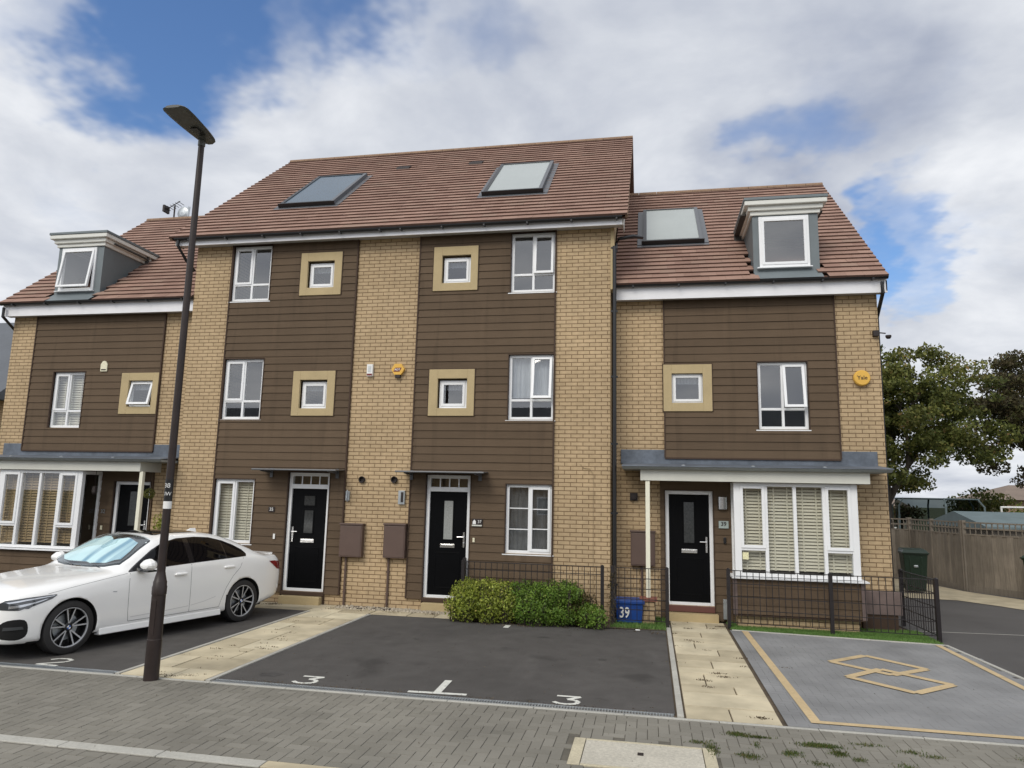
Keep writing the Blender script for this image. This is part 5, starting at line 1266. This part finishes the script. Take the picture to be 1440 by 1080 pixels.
bush_far(23.8, 22, 2.35, 1.3, .75, 'dark bush behind the trampoline', 'leaf1', seed=2)
bush_far(25.8, 21, 2.0, 1.1, .9, 'yellow green bush right of the trampoline', 'shrubA', seed=3)
bush_far(21.2, 24, 1.8, 1.0, .5, 'small brown green bush seen through the trampoline net', 'leaf2', 900, seed=4)
bush_far(29.5, 24, 1.75, 1.6, .7, 'low hedge-like bush at the right edge behind the shed', 'leaf1', seed=5)

def tree(x, y, h, r0, spread, zc, label, m, seed, nleaf, lean=(0, 0), trunk_r=.2):
    rt = thing('tree', label, 'tree', (x, y, 0), group='broad leaved trees behind the fence'); rnd = random.Random(seed); b = MB(); tips = []
    def grow(p, d, L_, r, lv):
        q = p + d * L_; mid = p + d * L_ * .5 + Vector((rnd.uniform(-1, 1), rnd.uniform(-1, 1), rnd.uniform(-.5, .5))) * L_ * .06
        b.tube([p, mid, q], [r, r * .82, r * .66], 7, cap=False)
        if lv >= 4: tips.append((q, lv)); return
        if lv >= 2: tips.append((mid, lv))
        for k in range(rnd.choice((2, 3, 3)) if lv else 4):
            a = rnd.uniform(0, 2 * pi) if lv else 2 * pi * k / 4 + rnd.uniform(-.3, .3); t = rnd.uniform(.35, .75)
            nd = (d + Vector((cos(a), sin(a), rnd.uniform(-.15, .35))) * t * 1.15).normalized()
            grow(q, nd, L_ * rnd.uniform(.66, .86), r * .62, lv + 1)
    grow(Vector((x, y, -.1)), Vector((lean[0], lean[1], 1)).normalized(), h * .27, trunk_r, 0)
    b.build('trunk', 'bark', rt, smooth=True, fixn=False)
    C_ = Vector((x + r0[0], y + r0[1], zc)); bl = []
    rg_ = random.Random(seed + 50)
    T = [t[0] for t in tips]; 
    for k in range(170):      # extra clumps fill the crown outline
        a, c = rg_.uniform(0, 2 * pi), rg_.uniform(-1, 1); rr = rg_.uniform(.45, 1) ; s_ = sqrt(1 - c * c)
        T.append(C_ + Vector((cos(a) * s_ * spread[0], sin(a) * s_ * spread[1], c * spread[2])) * rr)
    for q in T:
        w_ = Vector(((q.x - C_.x) / spread[0], (q.y - C_.y) / spread[1], (q.z - C_.z) / spread[2]))
        if w_.length > 1.03: q = C_ + Vector((w_.x * spread[0], w_.y * spread[1], w_.z * spread[2])) / w_.length * rg_.uniform(.8, 1)
        s_ = rg_.uniform(.28, .60); bl.append((q.x, q.y, q.z, s_ * 1.15, s_ * 1.15, s_ * .62))
    leaves_obj('crown', bl, nleaf, .135, m, rt, seed=seed)
tree(18.1, 15.4, 8.4, (.6, 0), (3.5, 3.0, 2.95), 5.6, 'green leaved tree immediately behind the corner of number 39', 'leaf1', 11, 52000, (-.02, 0), .22)
tree(25.2, 17.5, 8.6, (-.4, 0), (3.7, 3.0, 3.0), 5.8, 'bronze leaved tree cut off by the right edge', 'leaf2', 17, 52000, (0, 0), .22)

# ------------------------------------------------------------------ the white saloon
def pchip(xs, ys):
    xs = np.array(xs, float); ys = np.array(ys, float); h = np.diff(xs); d = np.diff(ys) / h; m = np.zeros(len(xs))
    for k in range(1, len(xs) - 1):
        if d[k - 1] * d[k] > 0: w1, w2 = 2 * h[k] + h[k - 1], h[k] + 2 * h[k - 1]; m[k] = (w1 + w2) / (w1 / d[k - 1] + w2 / d[k])
    m[0] = d[0]; m[-1] = d[-1]
    def f(x):
        k = int(np.clip(np.searchsorted(xs, x) - 1, 0, len(h) - 1)); t = (x - xs[k]) / h[k]
        return (2 * t ** 3 - 3 * t ** 2 + 1) * ys[k] + (t ** 3 - 2 * t ** 2 + t) * h[k] * m[k] + (-2 * t ** 3 + 3 * t ** 2) * ys[k + 1] + (t ** 3 - t ** 2) * h[k] * m[k + 1]
    return f
#      s,   zb,  w1,   w2,  z2,   w3,  z3,   w4,  z4,   w5,  z5,   w6,  z6,   w7,  z7,   w8,  z8,   z9
TB = [(0.00, .25, .45, .52, .30, .57, .47, .56, .62, .53, .70, .44, .745, .35, .76, .2, .772, .775),
      (0.06, .21, .58, .67, .27, .72, .48, .715, .66, .68, .745, .57, .785, .45, .80, .24, .813, .818),
      (0.20, .19, .68, .79, .26, .835, .50, .825, .70, .78, .785, .65, .828, .51, .845, .26, .856, .862),
      (0.45, .18, .73, .865, .26, .895, .55, .88, .73, .835, .815, .71, .868, .56, .888, .28, .898, .902),
      (0.81, .18, .76, .885, .26, .912, .60, .895, .77, .848, .862, .73, .912, .58, .934, .28, .944, .948),
      (1.20, .18, .76, .885, .25, .905, .60, .89, .80, .852, .905, .75, .948, .60, .970, .29, .982, .985),
      (1.38, .18, .76, .880, .25, .903, .60, .888, .81, .855, .928, .775, .965, .64, .985, .34, 1.0, 1.004),
      (1.60, .18, .76, .880, .25, .903, .60, .888, .82, .860, .945, .79, 1.02, .70, 1.085, .38, 1.135, 1.15),
      (1.90, .18, .76, .880, .25, .905, .60, .890, .83, .864, .965, .775, 1.125, .655, 1.245, .36, 1.302, 1.32),
      (2.12, .18, .76, .880, .25, .905, .60, .890, .84, .866, .980, .755, 1.195, .618, 1.352, .34, 1.412, 1.428),
      (2.50, .18, .76, .880, .25, .905, .60, .892, .85, .868, .995, .735, 1.235, .586, 1.415, .32, 1.460, 1.470),
      (2.90, .18, .76, .880, .25, .907, .61, .895, .86, .870, 1.008, .735, 1.235, .580, 1.415, .31, 1.458, 1.470),
      (3.30, .18, .76, .885, .25, .912, .62, .900, .88, .874, 1.020, .745, 1.215, .585, 1.375, .31, 1.420, 1.432),
      (3.60, .18, .76, .888, .26, .916, .62, .905, .89, .874, 1.032, .765, 1.17, .605, 1.295, .32, 1.345, 1.36),
      (3.90, .19, .75, .885, .27, .915, .62, .905, .90, .868, 1.030, .785, 1.10, .655, 1.178, .37, 1.222, 1.235),
      (4.12, .21, .73, .870, .29, .905, .62, .898, .895, .858, 1.010, .79, 1.045, .69, 1.078, .41, 1.10, 1.105),
      (4.30, .24, .70, .845, .32, .885, .62, .878, .88, .836, .975, .77, 1.015, .67, 1.032, .40, 1.045, 1.05),
      (4.50, .27, .66, .79, .35, .835, .62, .825, .855, .79, .945, .73, .995, .64, 1.022, .38, 1.038, 1.042),
      (4.61, .29, .62, .73, .37, .775, .62, .765, .81, .735, .91, .69, .965, .61, 1.01, .36, 1.035, 1.038),
      (4.66, .30, .59, .68, .39, .72, .61, .71, .77, .68, .86, .64, .90, .57, .935, .33, .955, .96),
      (4.70, .33, .55, .61, .41, .64, .60, .63, .71, .61, .78, .57, .81, .51, .83, .3, .845, .85)]
def car():
    FX = 2.235; th = radians(-105.3)
    root = thing('parked_car', 'white saloon car with black windows and panoramic roof parked nose out on the tarmac bay', 'car', (1.69, -3.29, 0), th)
    S_ = [r[0] for r in TB]; fs = [pchip(S_, [r[k] for r in TB]) for k in range(1, 18)]
    ss = sorted(set([round(q, 4) for q in list(np.linspace(0, .2, 9)) + list(np.linspace(.2, 1.3, 26)) + list(np.linspace(1.3, 2.3, 30)) + list(np.linspace(2.3, 4.4, 46)) + list(np.linspace(4.4, 4.70, 14))]))
    rings = []
    for s in ss:
        v = [f(s) for f in fs]; zb, w1, w2, z2, w3, z3, w4, z4, w5, z5, w6, z6, w7, z7, w8, z8, z9 = v
        P = [(0, zb), (w1, zb), (w2, z2), (w3, z3), (w4, z4), (w5, z5), (w6, z6), (w7, z7), (w8, z8), (0, z9)]
        P = [Vector((a, c)) for a, c in P]; Q = [Vector((-P[1].x, P[1].y))] + P + [Vector((-P[8].x, P[8].y))]; out = []
        for k in range(1, 10):
            a, b_, c, d = Q[k - 1], Q[k], Q[k + 1], Q[k + 2] if k + 2 < len(Q) else Q[-1]
            n = 2 if k == 1 else 5
            for j in range(n):
                t = j / n; T = .85 if k not in (1, 2) else .4
                m1 = (c - a) * .5 * T; m2 = (d - b_) * .5 * T
                out.append((2 * t ** 3 - 3 * t * t + 1) * b_ + (t ** 3 - 2 * t * t + t) * m1 + (-2 * t ** 3 + 3 * t * t) * c + (t ** 3 - t * t) * m2)
        out.append(P[-1]); ring = [(FX - s, p.x, p.y) for p in out] + [(FX - s, -p.x, p.y) for p in out[-2:0:-1]]
        rings.append(ring)
    n = len(rings[0]); v = [p for r in rings for p in r]; f = []
    for k in range(len(rings) - 1):
        for j in range(n): f.append((k * n + j, k * n + (j + 1) % n, (k + 1) * n + (j + 1) % n, (k + 1) * n + j))
    f.append(tuple(reversed(range(n)))); f.append(tuple((len(rings) - 1) * n + j for j in range(n)))
    me = bpy.data.meshes.new('body'); me.from_pydata(v, [], f); me.materials.append(M['carwhite']); me.materials.append(M['arch'])
    bm = bmesh.new(); bm.from_mesh(me); bmesh.ops.recalc_face_normals(bm, faces=bm.faces); bm.to_mesh(me); bvh = BVHTree.FromBMesh(bm); bm.free()
    me.polygons.foreach_set('use_smooth', [len(p.vertices) == 4 for p in me.polygons])
    body = bpy.data.objects.new('body', me); COL.objects.link(body)
    AX = (FX - .81, FX - 3.69)
    for ax in AX:
        for sd_ in (1, -1):
            cb = MB(); cb.lathe([(0, .60 * sd_), (.362, .60 * sd_), (.362, 1.05 * sd_), (0, 1.05 * sd_)], (ax, 0, .345), 'y', 56)
            co = cb.build('cutter', 'arch'); md = body.modifiers.new('b', 'BOOLEAN'); md.operation = 'DIFFERENCE'; md.object = co; md.solver = 'EXACT'
    dg = bpy.context.evaluated_depsgraph_get(); dg.update(); nm = bpy.data.meshes.new_from_object(body.evaluated_get(dg))
    for o in [q for q in COL.objects if q.name.startswith('cutter')]: bpy.data.objects.remove(o)
    bpy.data.objects.remove(body); body = bpy.data.objects.new('body', nm); nm.name = 'body'; COL.objects.link(body); body.parent = root
    for p in nm.polygons:
        c = p.center
        for ax in AX:
            d_ = sqrt((c.x - ax) ** 2 + (c.z - .345) ** 2)
            if d_ < .3635 and abs(c.y) < .97: p.material_index = 1; p.use_smooth = False
        if c.z < .215: p.material_index = 1
    nm.polygons.foreach_set('use_smooth', [p.material_index == 0 and len(p.vertices) <= 8 for p in nm.polygons])
    # sharpen crease handling
    def patch(name, outline, view, off, m, parent=body, step=.05, side=1, lab=None, accordion=None, thick=True):
        """outline traced in (x,z) for 'side', (x,y) for 'top', (y,z) for 'front'/'rear', laid on the body with real thickness"""
        bm = bmesh.new()
        vs = [bm.verts.new((a, c, 0)) for a, c in outline]; fc = bm.faces.new(vs)
        xs = [p[0] for p in outline]; ys = [p[1] for p in outline]
        for ax_, lo, hi in ((0, min(xs), max(xs)), (1, min(ys), max(ys))):
            k = lo + step
            while k < hi - 1e-4:
                co = Vector((k, 0, 0)) if ax_ == 0 else Vector((0, k, 0)); no = Vector((1, 0, 0)) if ax_ == 0 else Vector((0, 1, 0))
                bmesh.ops.bisect_plane(bm, geom=bm.verts[:] + bm.edges[:] + bm.faces[:], plane_co=co, plane_no=no, dist=1e-5); k += step
        ok = True
        for v_ in bm.verts:
            a, c = v_.co.x, v_.co.y
            if view == 'side': o_, d_ = Vector((a, 2 * side, c)), Vector((0, -side, 0))
            elif view == 'top': o_, d_ = Vector((a, c, 3)), Vector((0, 0, -1))
            elif view == 'front': o_, d_ = Vector((4, a, c)), Vector((-1, 0, 0))
            else: o_, d_ = Vector((-4, a, c)), Vector((1, 0, 0))
            h, nn, _, _ = bvh.ray_cast(o_, d_)
            if h is None: h = Vector((a, .6 * side, c)) if view == 'side' else (Vector((a, c, .7)) if view == 'top' else Vector((2, a, c))); nn = -d_
            ac = 0
            if accordion: ac = accordion * abs(((c / .145) % 2) - 1)
            v_.co = h + nn * (off + ac)
        bmesh.ops.recalc_face_normals(bm, faces=bm.faces)
        mm = bpy.data.meshes.new(name); bm.to_mesh(mm); bm.free(); mm.materials.append(M[m]); 
        mm.polygons.foreach_set('use_smooth', [not accordion] * len(mm.polygons))
        o = bpy.data.objects.new(name, mm); COL.objects.link(o); o.parent = parent
        if lab: o['label'] = lab
        return o
    X = lambda s: FX - s
    def side_poly(pts): return [(X(s), z) for s, z in pts]
    def smooth_poly(pts, n=4):
        o = []; N_ = len(pts)
        for k in range(N_):
            a, b_, c, d = (Vector(pts[(k + j - 1) % N_]) for j in range(4))
            for j in range(n): t = j / n; o.append(tuple(.5 * ((2 * b_) + (-a + c) * t + (2 * a - 5 * b_ + 4 * c - d) * t * t + (-a + 3 * b_ - 3 * c + d) * t ** 3)))
        return o
    for sd_ in (1, -1):
        # side window band: gloss black surround, then separate panes
        top = [(1.60, .972), (1.80, 1.10), (2.02, 1.235), (2.24, 1.33), (2.50, 1.378), (2.85, 1.388), (3.12, 1.368), (3.36, 1.31), (3.56, 1.232), (3.70, 1.15), (3.745, 1.085)]
        bot = [(3.72, 1.048), (3.4, 1.036), (3.0, 1.022), (2.5, 1.004), (2.0, .982), (1.60, .958)]
        patch('window_surround', side_poly(top + bot), 'side', .003, 'carblack', side=sd_)
        def zt(s): return float(np.interp(s, [p[0] for p in top], [p[1] for p in top])) - .018
        def zb(s): return float(np.interp(s, [1.60, 2.0, 2.5, 3.0, 3.4, 3.72], [.958, .982, 1.004, 1.022, 1.036, 1.048])) + .012
        def pane(a, c, nm_):
            q = list(np.linspace(a, c, 9)); P = [(s, zt(s)) for s in q] + [(s, zb(s)) for s in reversed(q)]; patch(nm_, side_poly(P), 'side', .007, 'carglass', side=sd_)
        pane(1.67, 2.60, 'side_window'); pane(2.70, 3.30, 'side_window'); pane(3.335, 3.71, 'quarter_window')
        # panel gaps
        def seam(pts, w=.005, m='seam', off=.0015):
            P = [Vector(p) for p in pts]; Lp, Rp = [], []
            for k, p in enumerate(P):
                d = (P[min(k + 1, len(P) - 1)] - P[max(k - 1, 0)]).normalized(); nn = Vector((-d.y, d.x)) * w / 2; Lp.append(tuple(p + nn)); Rp.append(tuple(p - nn))
            patch('panel_gap' if m == 'seam' else 'trim_and_crease_shade', side_poly(Lp + Rp[::-1]), 'side', off, m, side=sd_, step=.08)
        seam([(1.62, .945), (1.60, .80), (1.60, .60), (1.61, .42), (1.63, .30)]); seam([(2.64, 1.0), (2.63, .80), (2.63, .60), (2.64, .30)])
        seam([(3.66, 1.03), (3.58, .88), (3.44, .76), (3.32, .60), (3.24, .42), (3.20, .30)]); seam([(1.63, .30), (2.4, .295), (3.20, .30)], .006)
        seam([(.50, .785), (.80, .835), (1.15, .885), (1.40, .92), (1.58, .945)], .003)
        # lower door crease: its shade painted on as thin grey strips
        seam([(1.66, .352), (2.2, .366), (2.62, .385)], .010, 'carshade', .001); seam([(2.66, .388), (2.9, .42), (3.12, .47)], .008, 'carshade', .001)
        seam([(1.36, .725), (1.42, .72)], .014, 'rimsilver', .002)
        # head and tail lamps, air intakes
        hl = [(.04, .625), (.03, .69), (.08, .735), (.25, .757), (.45, .768), (.60, .772), (.60, .758), (.54, .722), (.42, .685), (.32, .652), (.28, .628), (.235, .632), (.19, .615), (.12, .618)]
        hd = patch('headlight', side_poly(hl), 'side', .004, 'headlens', side=sd_, step=.03)
        patch('lamp_reflector', side_poly([(.10, .640), (.22, .655), (.30, .675), (.42, .705), (.50, .728), (.46, .728), (.34, .70), (.2, .68), (.10, .668)]), 'side', .007, 'headchrome', hd, side=sd_, step=.03)
        patch('lamp_reflector', side_poly([(.08, .712), (.25, .738), (.42, .752), (.58, .762), (.56, .752), (.4, .738), (.25, .722), (.10, .698)]), 'side', .008, 'headchrome', hd, side=sd_, step=.03)
        patch('air_intake', side_poly(smooth_poly([(.05, .30), (.04, .42), (.10, .50), (.25, .50), (.30, .40), (.29, .30), (.2, .26)], 3)), 'side', .003, 'arch', side=sd_, step=.03)
        patch('fog_lamp', side_poly([(.08, .385), (.08, .425), (.24, .425), (.26, .39)]), 'side', .012, 'headlens', side=sd_, step=.03)
        patch('tail_light', side_poly([(4.24, .935), (4.40, .93), (4.62, .90), (4.65, .83), (4.58, .775), (4.48, .785), (4.38, .84)]), 'side', .004, 'tail', side=sd_, step=.03)
        patch('tail_light', [(sd_ * .35, .84), (sd_ * .60, .86), (sd_ * .60, .77), (sd_ * .36, .79)], 'rear', .006, 'tail', step=.05)
        # handles, mirror, skirt
        for s, z in ((2.44, .868), (3.36, .905)):
            b = MB(); y = sd_ * .897
            b.lathe([(0, -.115), (.016, -.10), (.022, -.05), (.022, .05), (.016, .10), (0, .115)], (X(s), y + sd_ * .012, z), 'x', 12); b.build('door_handle', 'carwhite', body, smooth=True, local=True)
        b = MB()
        mp = [(-.118, .001, .001), (-.115, .02, .035), (-.10, .05, .075), (-.03, .068, .10), (.05, .060, .10), (.105, .035, .08), (.12, .01, .05), (.121, .001, .001)]
        for (x0_, hh, ww), (x1_, h1, w1) in zip(mp, mp[1:]):
            n_ = 14
            for k in range(n_):
                t0, t1 = 2 * pi * k / n_, 2 * pi * (k + 1) / n_
                q = lambda x_, h_, w_, t: (X(1.78) + x_ * .72, sd_ * (1.02 + w_ * 1.1 * cos(t)), 1.052 + h_ * 1.3 * sin(t))
                b.poly([q(x0_, hh, ww, t0), q(x0_, hh, ww, t1), q(x1_, h1, w1, t1), q(x1_, h1, w1, t0)], 0)
        mi = b.build('door_mirror', ['carwhite', 'carblack'], body, smooth=True, local=True)
        b = MB(); b.hexa([(X(1.72), sd_ * .86, .965), (X(1.84), sd_ * .86, .965), (X(1.84), sd_ * .98, .975), (X(1.74), sd_ * .98, .975)], [(X(1.73), sd_ * .84, 1.01), (X(1.84), sd_ * .84, 1.01), (X(1.82), sd_ * .98, .995), (X(1.75), sd_ * .98, .995)]); b.box(X(1.86), X(1.71), sd_ * .94, sd_ * 1.10, .962, .985)
        b.build('mirror_arm', 'carblack', mi, local=True)
        b = MB(); b.hexa([(X(1.22), sd_ * .78, .165), (X(3.25), sd_ * .78, .165), (X(3.25), sd_ * .905, .175), (X(1.22), sd_ * .905, .175)], [(X(1.22), sd_ * .80, .26), (X(3.25), sd_ * .80, .26), (X(3.25), sd_ * .893, .262), (X(1.22), sd_ * .893, .262)])
        b.build('side_skirt', 'carwhite', body, bevel=.012, local=True)
    # windscreen: accordion sunshade behind clear glass, black edge
    def glass_outline(e):
        q = [(1.395, 0), (1.41, .3), (1.455, .52), (1.55, .712 - e), (1.70, .695 - e), (1.9, .640 - e), (2.07, .612 - e), (2.10, .585 - e), (2.115, .35), (2.12, 0)]
        q = [(s + (e if s < 1.6 else 0) - (e if s > 2.1 else 0), y) for s, y in q]
        return [(X(s), y) for s, y in q] + [(X(s), -y) for s, y in q[-2:0:-1]]
    patch('windscreen_edge', glass_outline(0), 'top', .002, 'carblack', step=.06)
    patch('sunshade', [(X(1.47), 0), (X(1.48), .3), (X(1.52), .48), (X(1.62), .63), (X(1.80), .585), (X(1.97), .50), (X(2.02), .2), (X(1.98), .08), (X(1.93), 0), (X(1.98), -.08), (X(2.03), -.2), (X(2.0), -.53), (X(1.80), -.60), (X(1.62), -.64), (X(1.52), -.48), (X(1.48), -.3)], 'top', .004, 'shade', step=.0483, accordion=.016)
    patch('windscreen', glass_outline(.01), 'top', .024, 'screen', step=.06)
    patch('rear_window', [(X(s), y) for s, y in [(3.48, .0), (3.48, .45), (3.56, .56), (3.9, .62), (4.0, .62), (4.03, .3), (4.035, 0), (4.03, -.3), (4.0, -.62), (3.9, -.62), (3.56, -.56), (3.48, -.45)]], 'top', .004, 'carglass', step=.06)
    patch('sunroof', [(X(s), y) for s, y in [(2.22, .0), (2.24, .42), (2.28, .46), (3.0, .44), (3.03, .40), (3.03, -.40), (3.0, -.44), (2.28, -.46), (2.24, -.42)]], 'top', .006, 'carglass', step=.06)
    # kidney grille, plate recess and bonnet seam at the nose
    for sd_ in (1, -1):
        patch('grille', [(sd_ * .03, .53), (sd_ * .30, .53), (sd_ * .33, .60), (sd_ * .28, .66), (sd_ * .04, .665)], 'front', .006, 'carblack', step=.05)
    patch('lower_grille', [(-.4, .28), (.4, .28), (.36, .42), (-.36, .42)], 'front', .005, 'arch', step=.06)
    b = MB(); b.box(X(1.50) - .003, X(1.47), -.35, .5, .992, 1.0)
    wl = MB(); wl.tube([(X(1.42), .55, .99), (X(1.47), .1, 1.065), (X(1.46), -.3, 1.06)], .010, 6); wl.tube([(X(1.40), -.1, 1.02), (X(1.48), -.45, 1.05)], .010, 6); wl.build('wiper', 'carblack', body, local=True)
    b = MB()
    for z0_, s0_, s1_, w_ in ((1.395, 3.22, 3.40, .022), (1.415, 3.27, 3.39, .016), (1.435, 3.32, 3.385, .010)):
        pass
    b.hexa([(X(3.40), -.035, 1.40), (X(3.18), -.018, 1.435), (X(3.18), .018, 1.435), (X(3.40), .035, 1.40)], [(X(3.385), -.012, 1.485), (X(3.29), -.010, 1.485), (X(3.29), .010, 1.485), (X(3.385), .012, 1.485)])
    b.build('fin_antenna', 'carwhite', body, bevel=.008, local=True)
    b = MB(); b.hexa([(X(4.61), -.58, .985), (X(4.45), -.60, 1.01), (X(4.45), .60, 1.01), (X(4.61), .58, .985)], [(X(4.64), -.56, 1.045), (X(4.47), -.58, 1.035), (X(4.47), .58, 1.035), (X(4.64), .56, 1.045)]); b.build('boot_spoiler', 'carwhite', body, bevel=.01, local=True)
    # underbody block keeps daylight from passing below the arches
    b = MB(); b.box(X(4.4), X(.3), -.58, .58, .17, .5); b.build('underbody', 'arch', body, local=True)
    # wheels
    def wheel(ax, sd_):
        R = .335; yo = sd_ * .895; yi = sd_ * .665; r = None
        b = MB(); prof = [(.235, yi), (.30, yi), (.325, yi + sd_ * .012), (R, yi + sd_ * .04), (R, yo - sd_ * .04), (.327, yo - sd_ * .012), (.305, yo), (.262, yo + sd_ * .004), (.250, yo - sd_ * .004), (.236, yo - sd_ * .02)]
        b.lathe(prof, (ax, 0, R), 'y', 48); w = b.build('wheel', 'tyre', root, smooth=True, local=True)
        b = MB(); b.lathe([(.250, yo - sd_ * .006), (.246, yo - sd_ * .001), (.238, yo - sd_ * .003), (.234, yo - sd_ * .02)], (ax, 0, R), 'y', 48, 0); b.lathe([(.234, yo - sd_ * .02), (.225, yo - sd_ * .12), (0, yo - sd_ * .13)], (ax, 0, R), 'y', 32, 1)
        def sp(a, r_, off, y): return (ax + r_ * cos(a) - off * sin(a), y, R + r_ * sin(a) + off * cos(a))
        for k in range(5):
            a0 = 2 * pi * k / 5 + (.35 if ax > 0 else .62)
            for q in (-1, 1):
                # each double spoke: two arms leaning apart towards the rim
                yf = yo - sd_ * .030; yb_ = yo - sd_ * .075; ro, ri = .240, .05
                ao = a0 + q * .235; ai = a0 + q * .10; wo, wi = .0095, .008
                A = [sp(ai, ri, -wi, yf), sp(ai, ri, wi, yf), sp(ao, ro, wo, yf + sd_ * .012), sp(ao, ro, -wo, yf + sd_ * .012)]
                B_ = [sp(ai, ri, -wi * 1.5, yb_), sp(ai, ri, wi * 1.5, yb_), sp(ao, ro, wo * 1.7, yb_), sp(ao, ro, -wo * 1.7, yb_)]
                b.hexa(B_, A, 1); 
                e = sd_ * .0012; A2 = [(p[0], p[1] + e, p[2]) for p in A]
                mid = [tuple((Vector(A2[0]) + Vector(A2[1])) / 2), tuple((Vector(A2[3]) + Vector(A2[2])) / 2)]
                if q > 0: b.poly([A2[0], A2[1], A2[2], A2[3]], 0)
                else: b.poly([A2[0], A2[1], A2[2], A2[3]], 0)
        b.lathe([(.062, yo - sd_ * .06), (.058, yo - sd_ * .032), (.036, yo - sd_ * .026), (.034, yo - sd_ * .024)], (ax, 0, R), 'y', 20, 1)
        b.build('rim', ['rimsilver', 'rimblack'], w, local=True, fixn=False)
        b = MB(); b.lathe([(0, yo - sd_ * .10), (.165, yo - sd_ * .10), (.165, yo - sd_ * .12), (0, yo - sd_ * .12)], (ax, 0, R), 'y', 32); b.build('brake_disc', 'steel', w, local=True)
        b = MB(); yc = yo - sd_ * .022
        for k in range(4):
            pts = [(ax, yc, R)] + [(ax + .026 * cos(pi / 2 * k + pi / 8 * j), yc, R + .026 * sin(pi / 2 * k + pi / 8 * j)) for j in range(5)]; b.poly(pts, k % 2)
        b.lathe([(.026, yc), (.034, yc), (.034, yc - sd_ * .003)], (ax, 0, R), 'y', 20, 2)
        b.build('hub_badge', ['white', 'logoblue', 'black'], w, local=True, fixn=False)
    for ax in AX:
        for sd_ in (1, -1): wheel(ax, sd_)
    return root
M['carshade'] = mat('painted_crease_shade', (.60, .60, .60), .4)  # paint tone that stands for shade along the door crease
car()
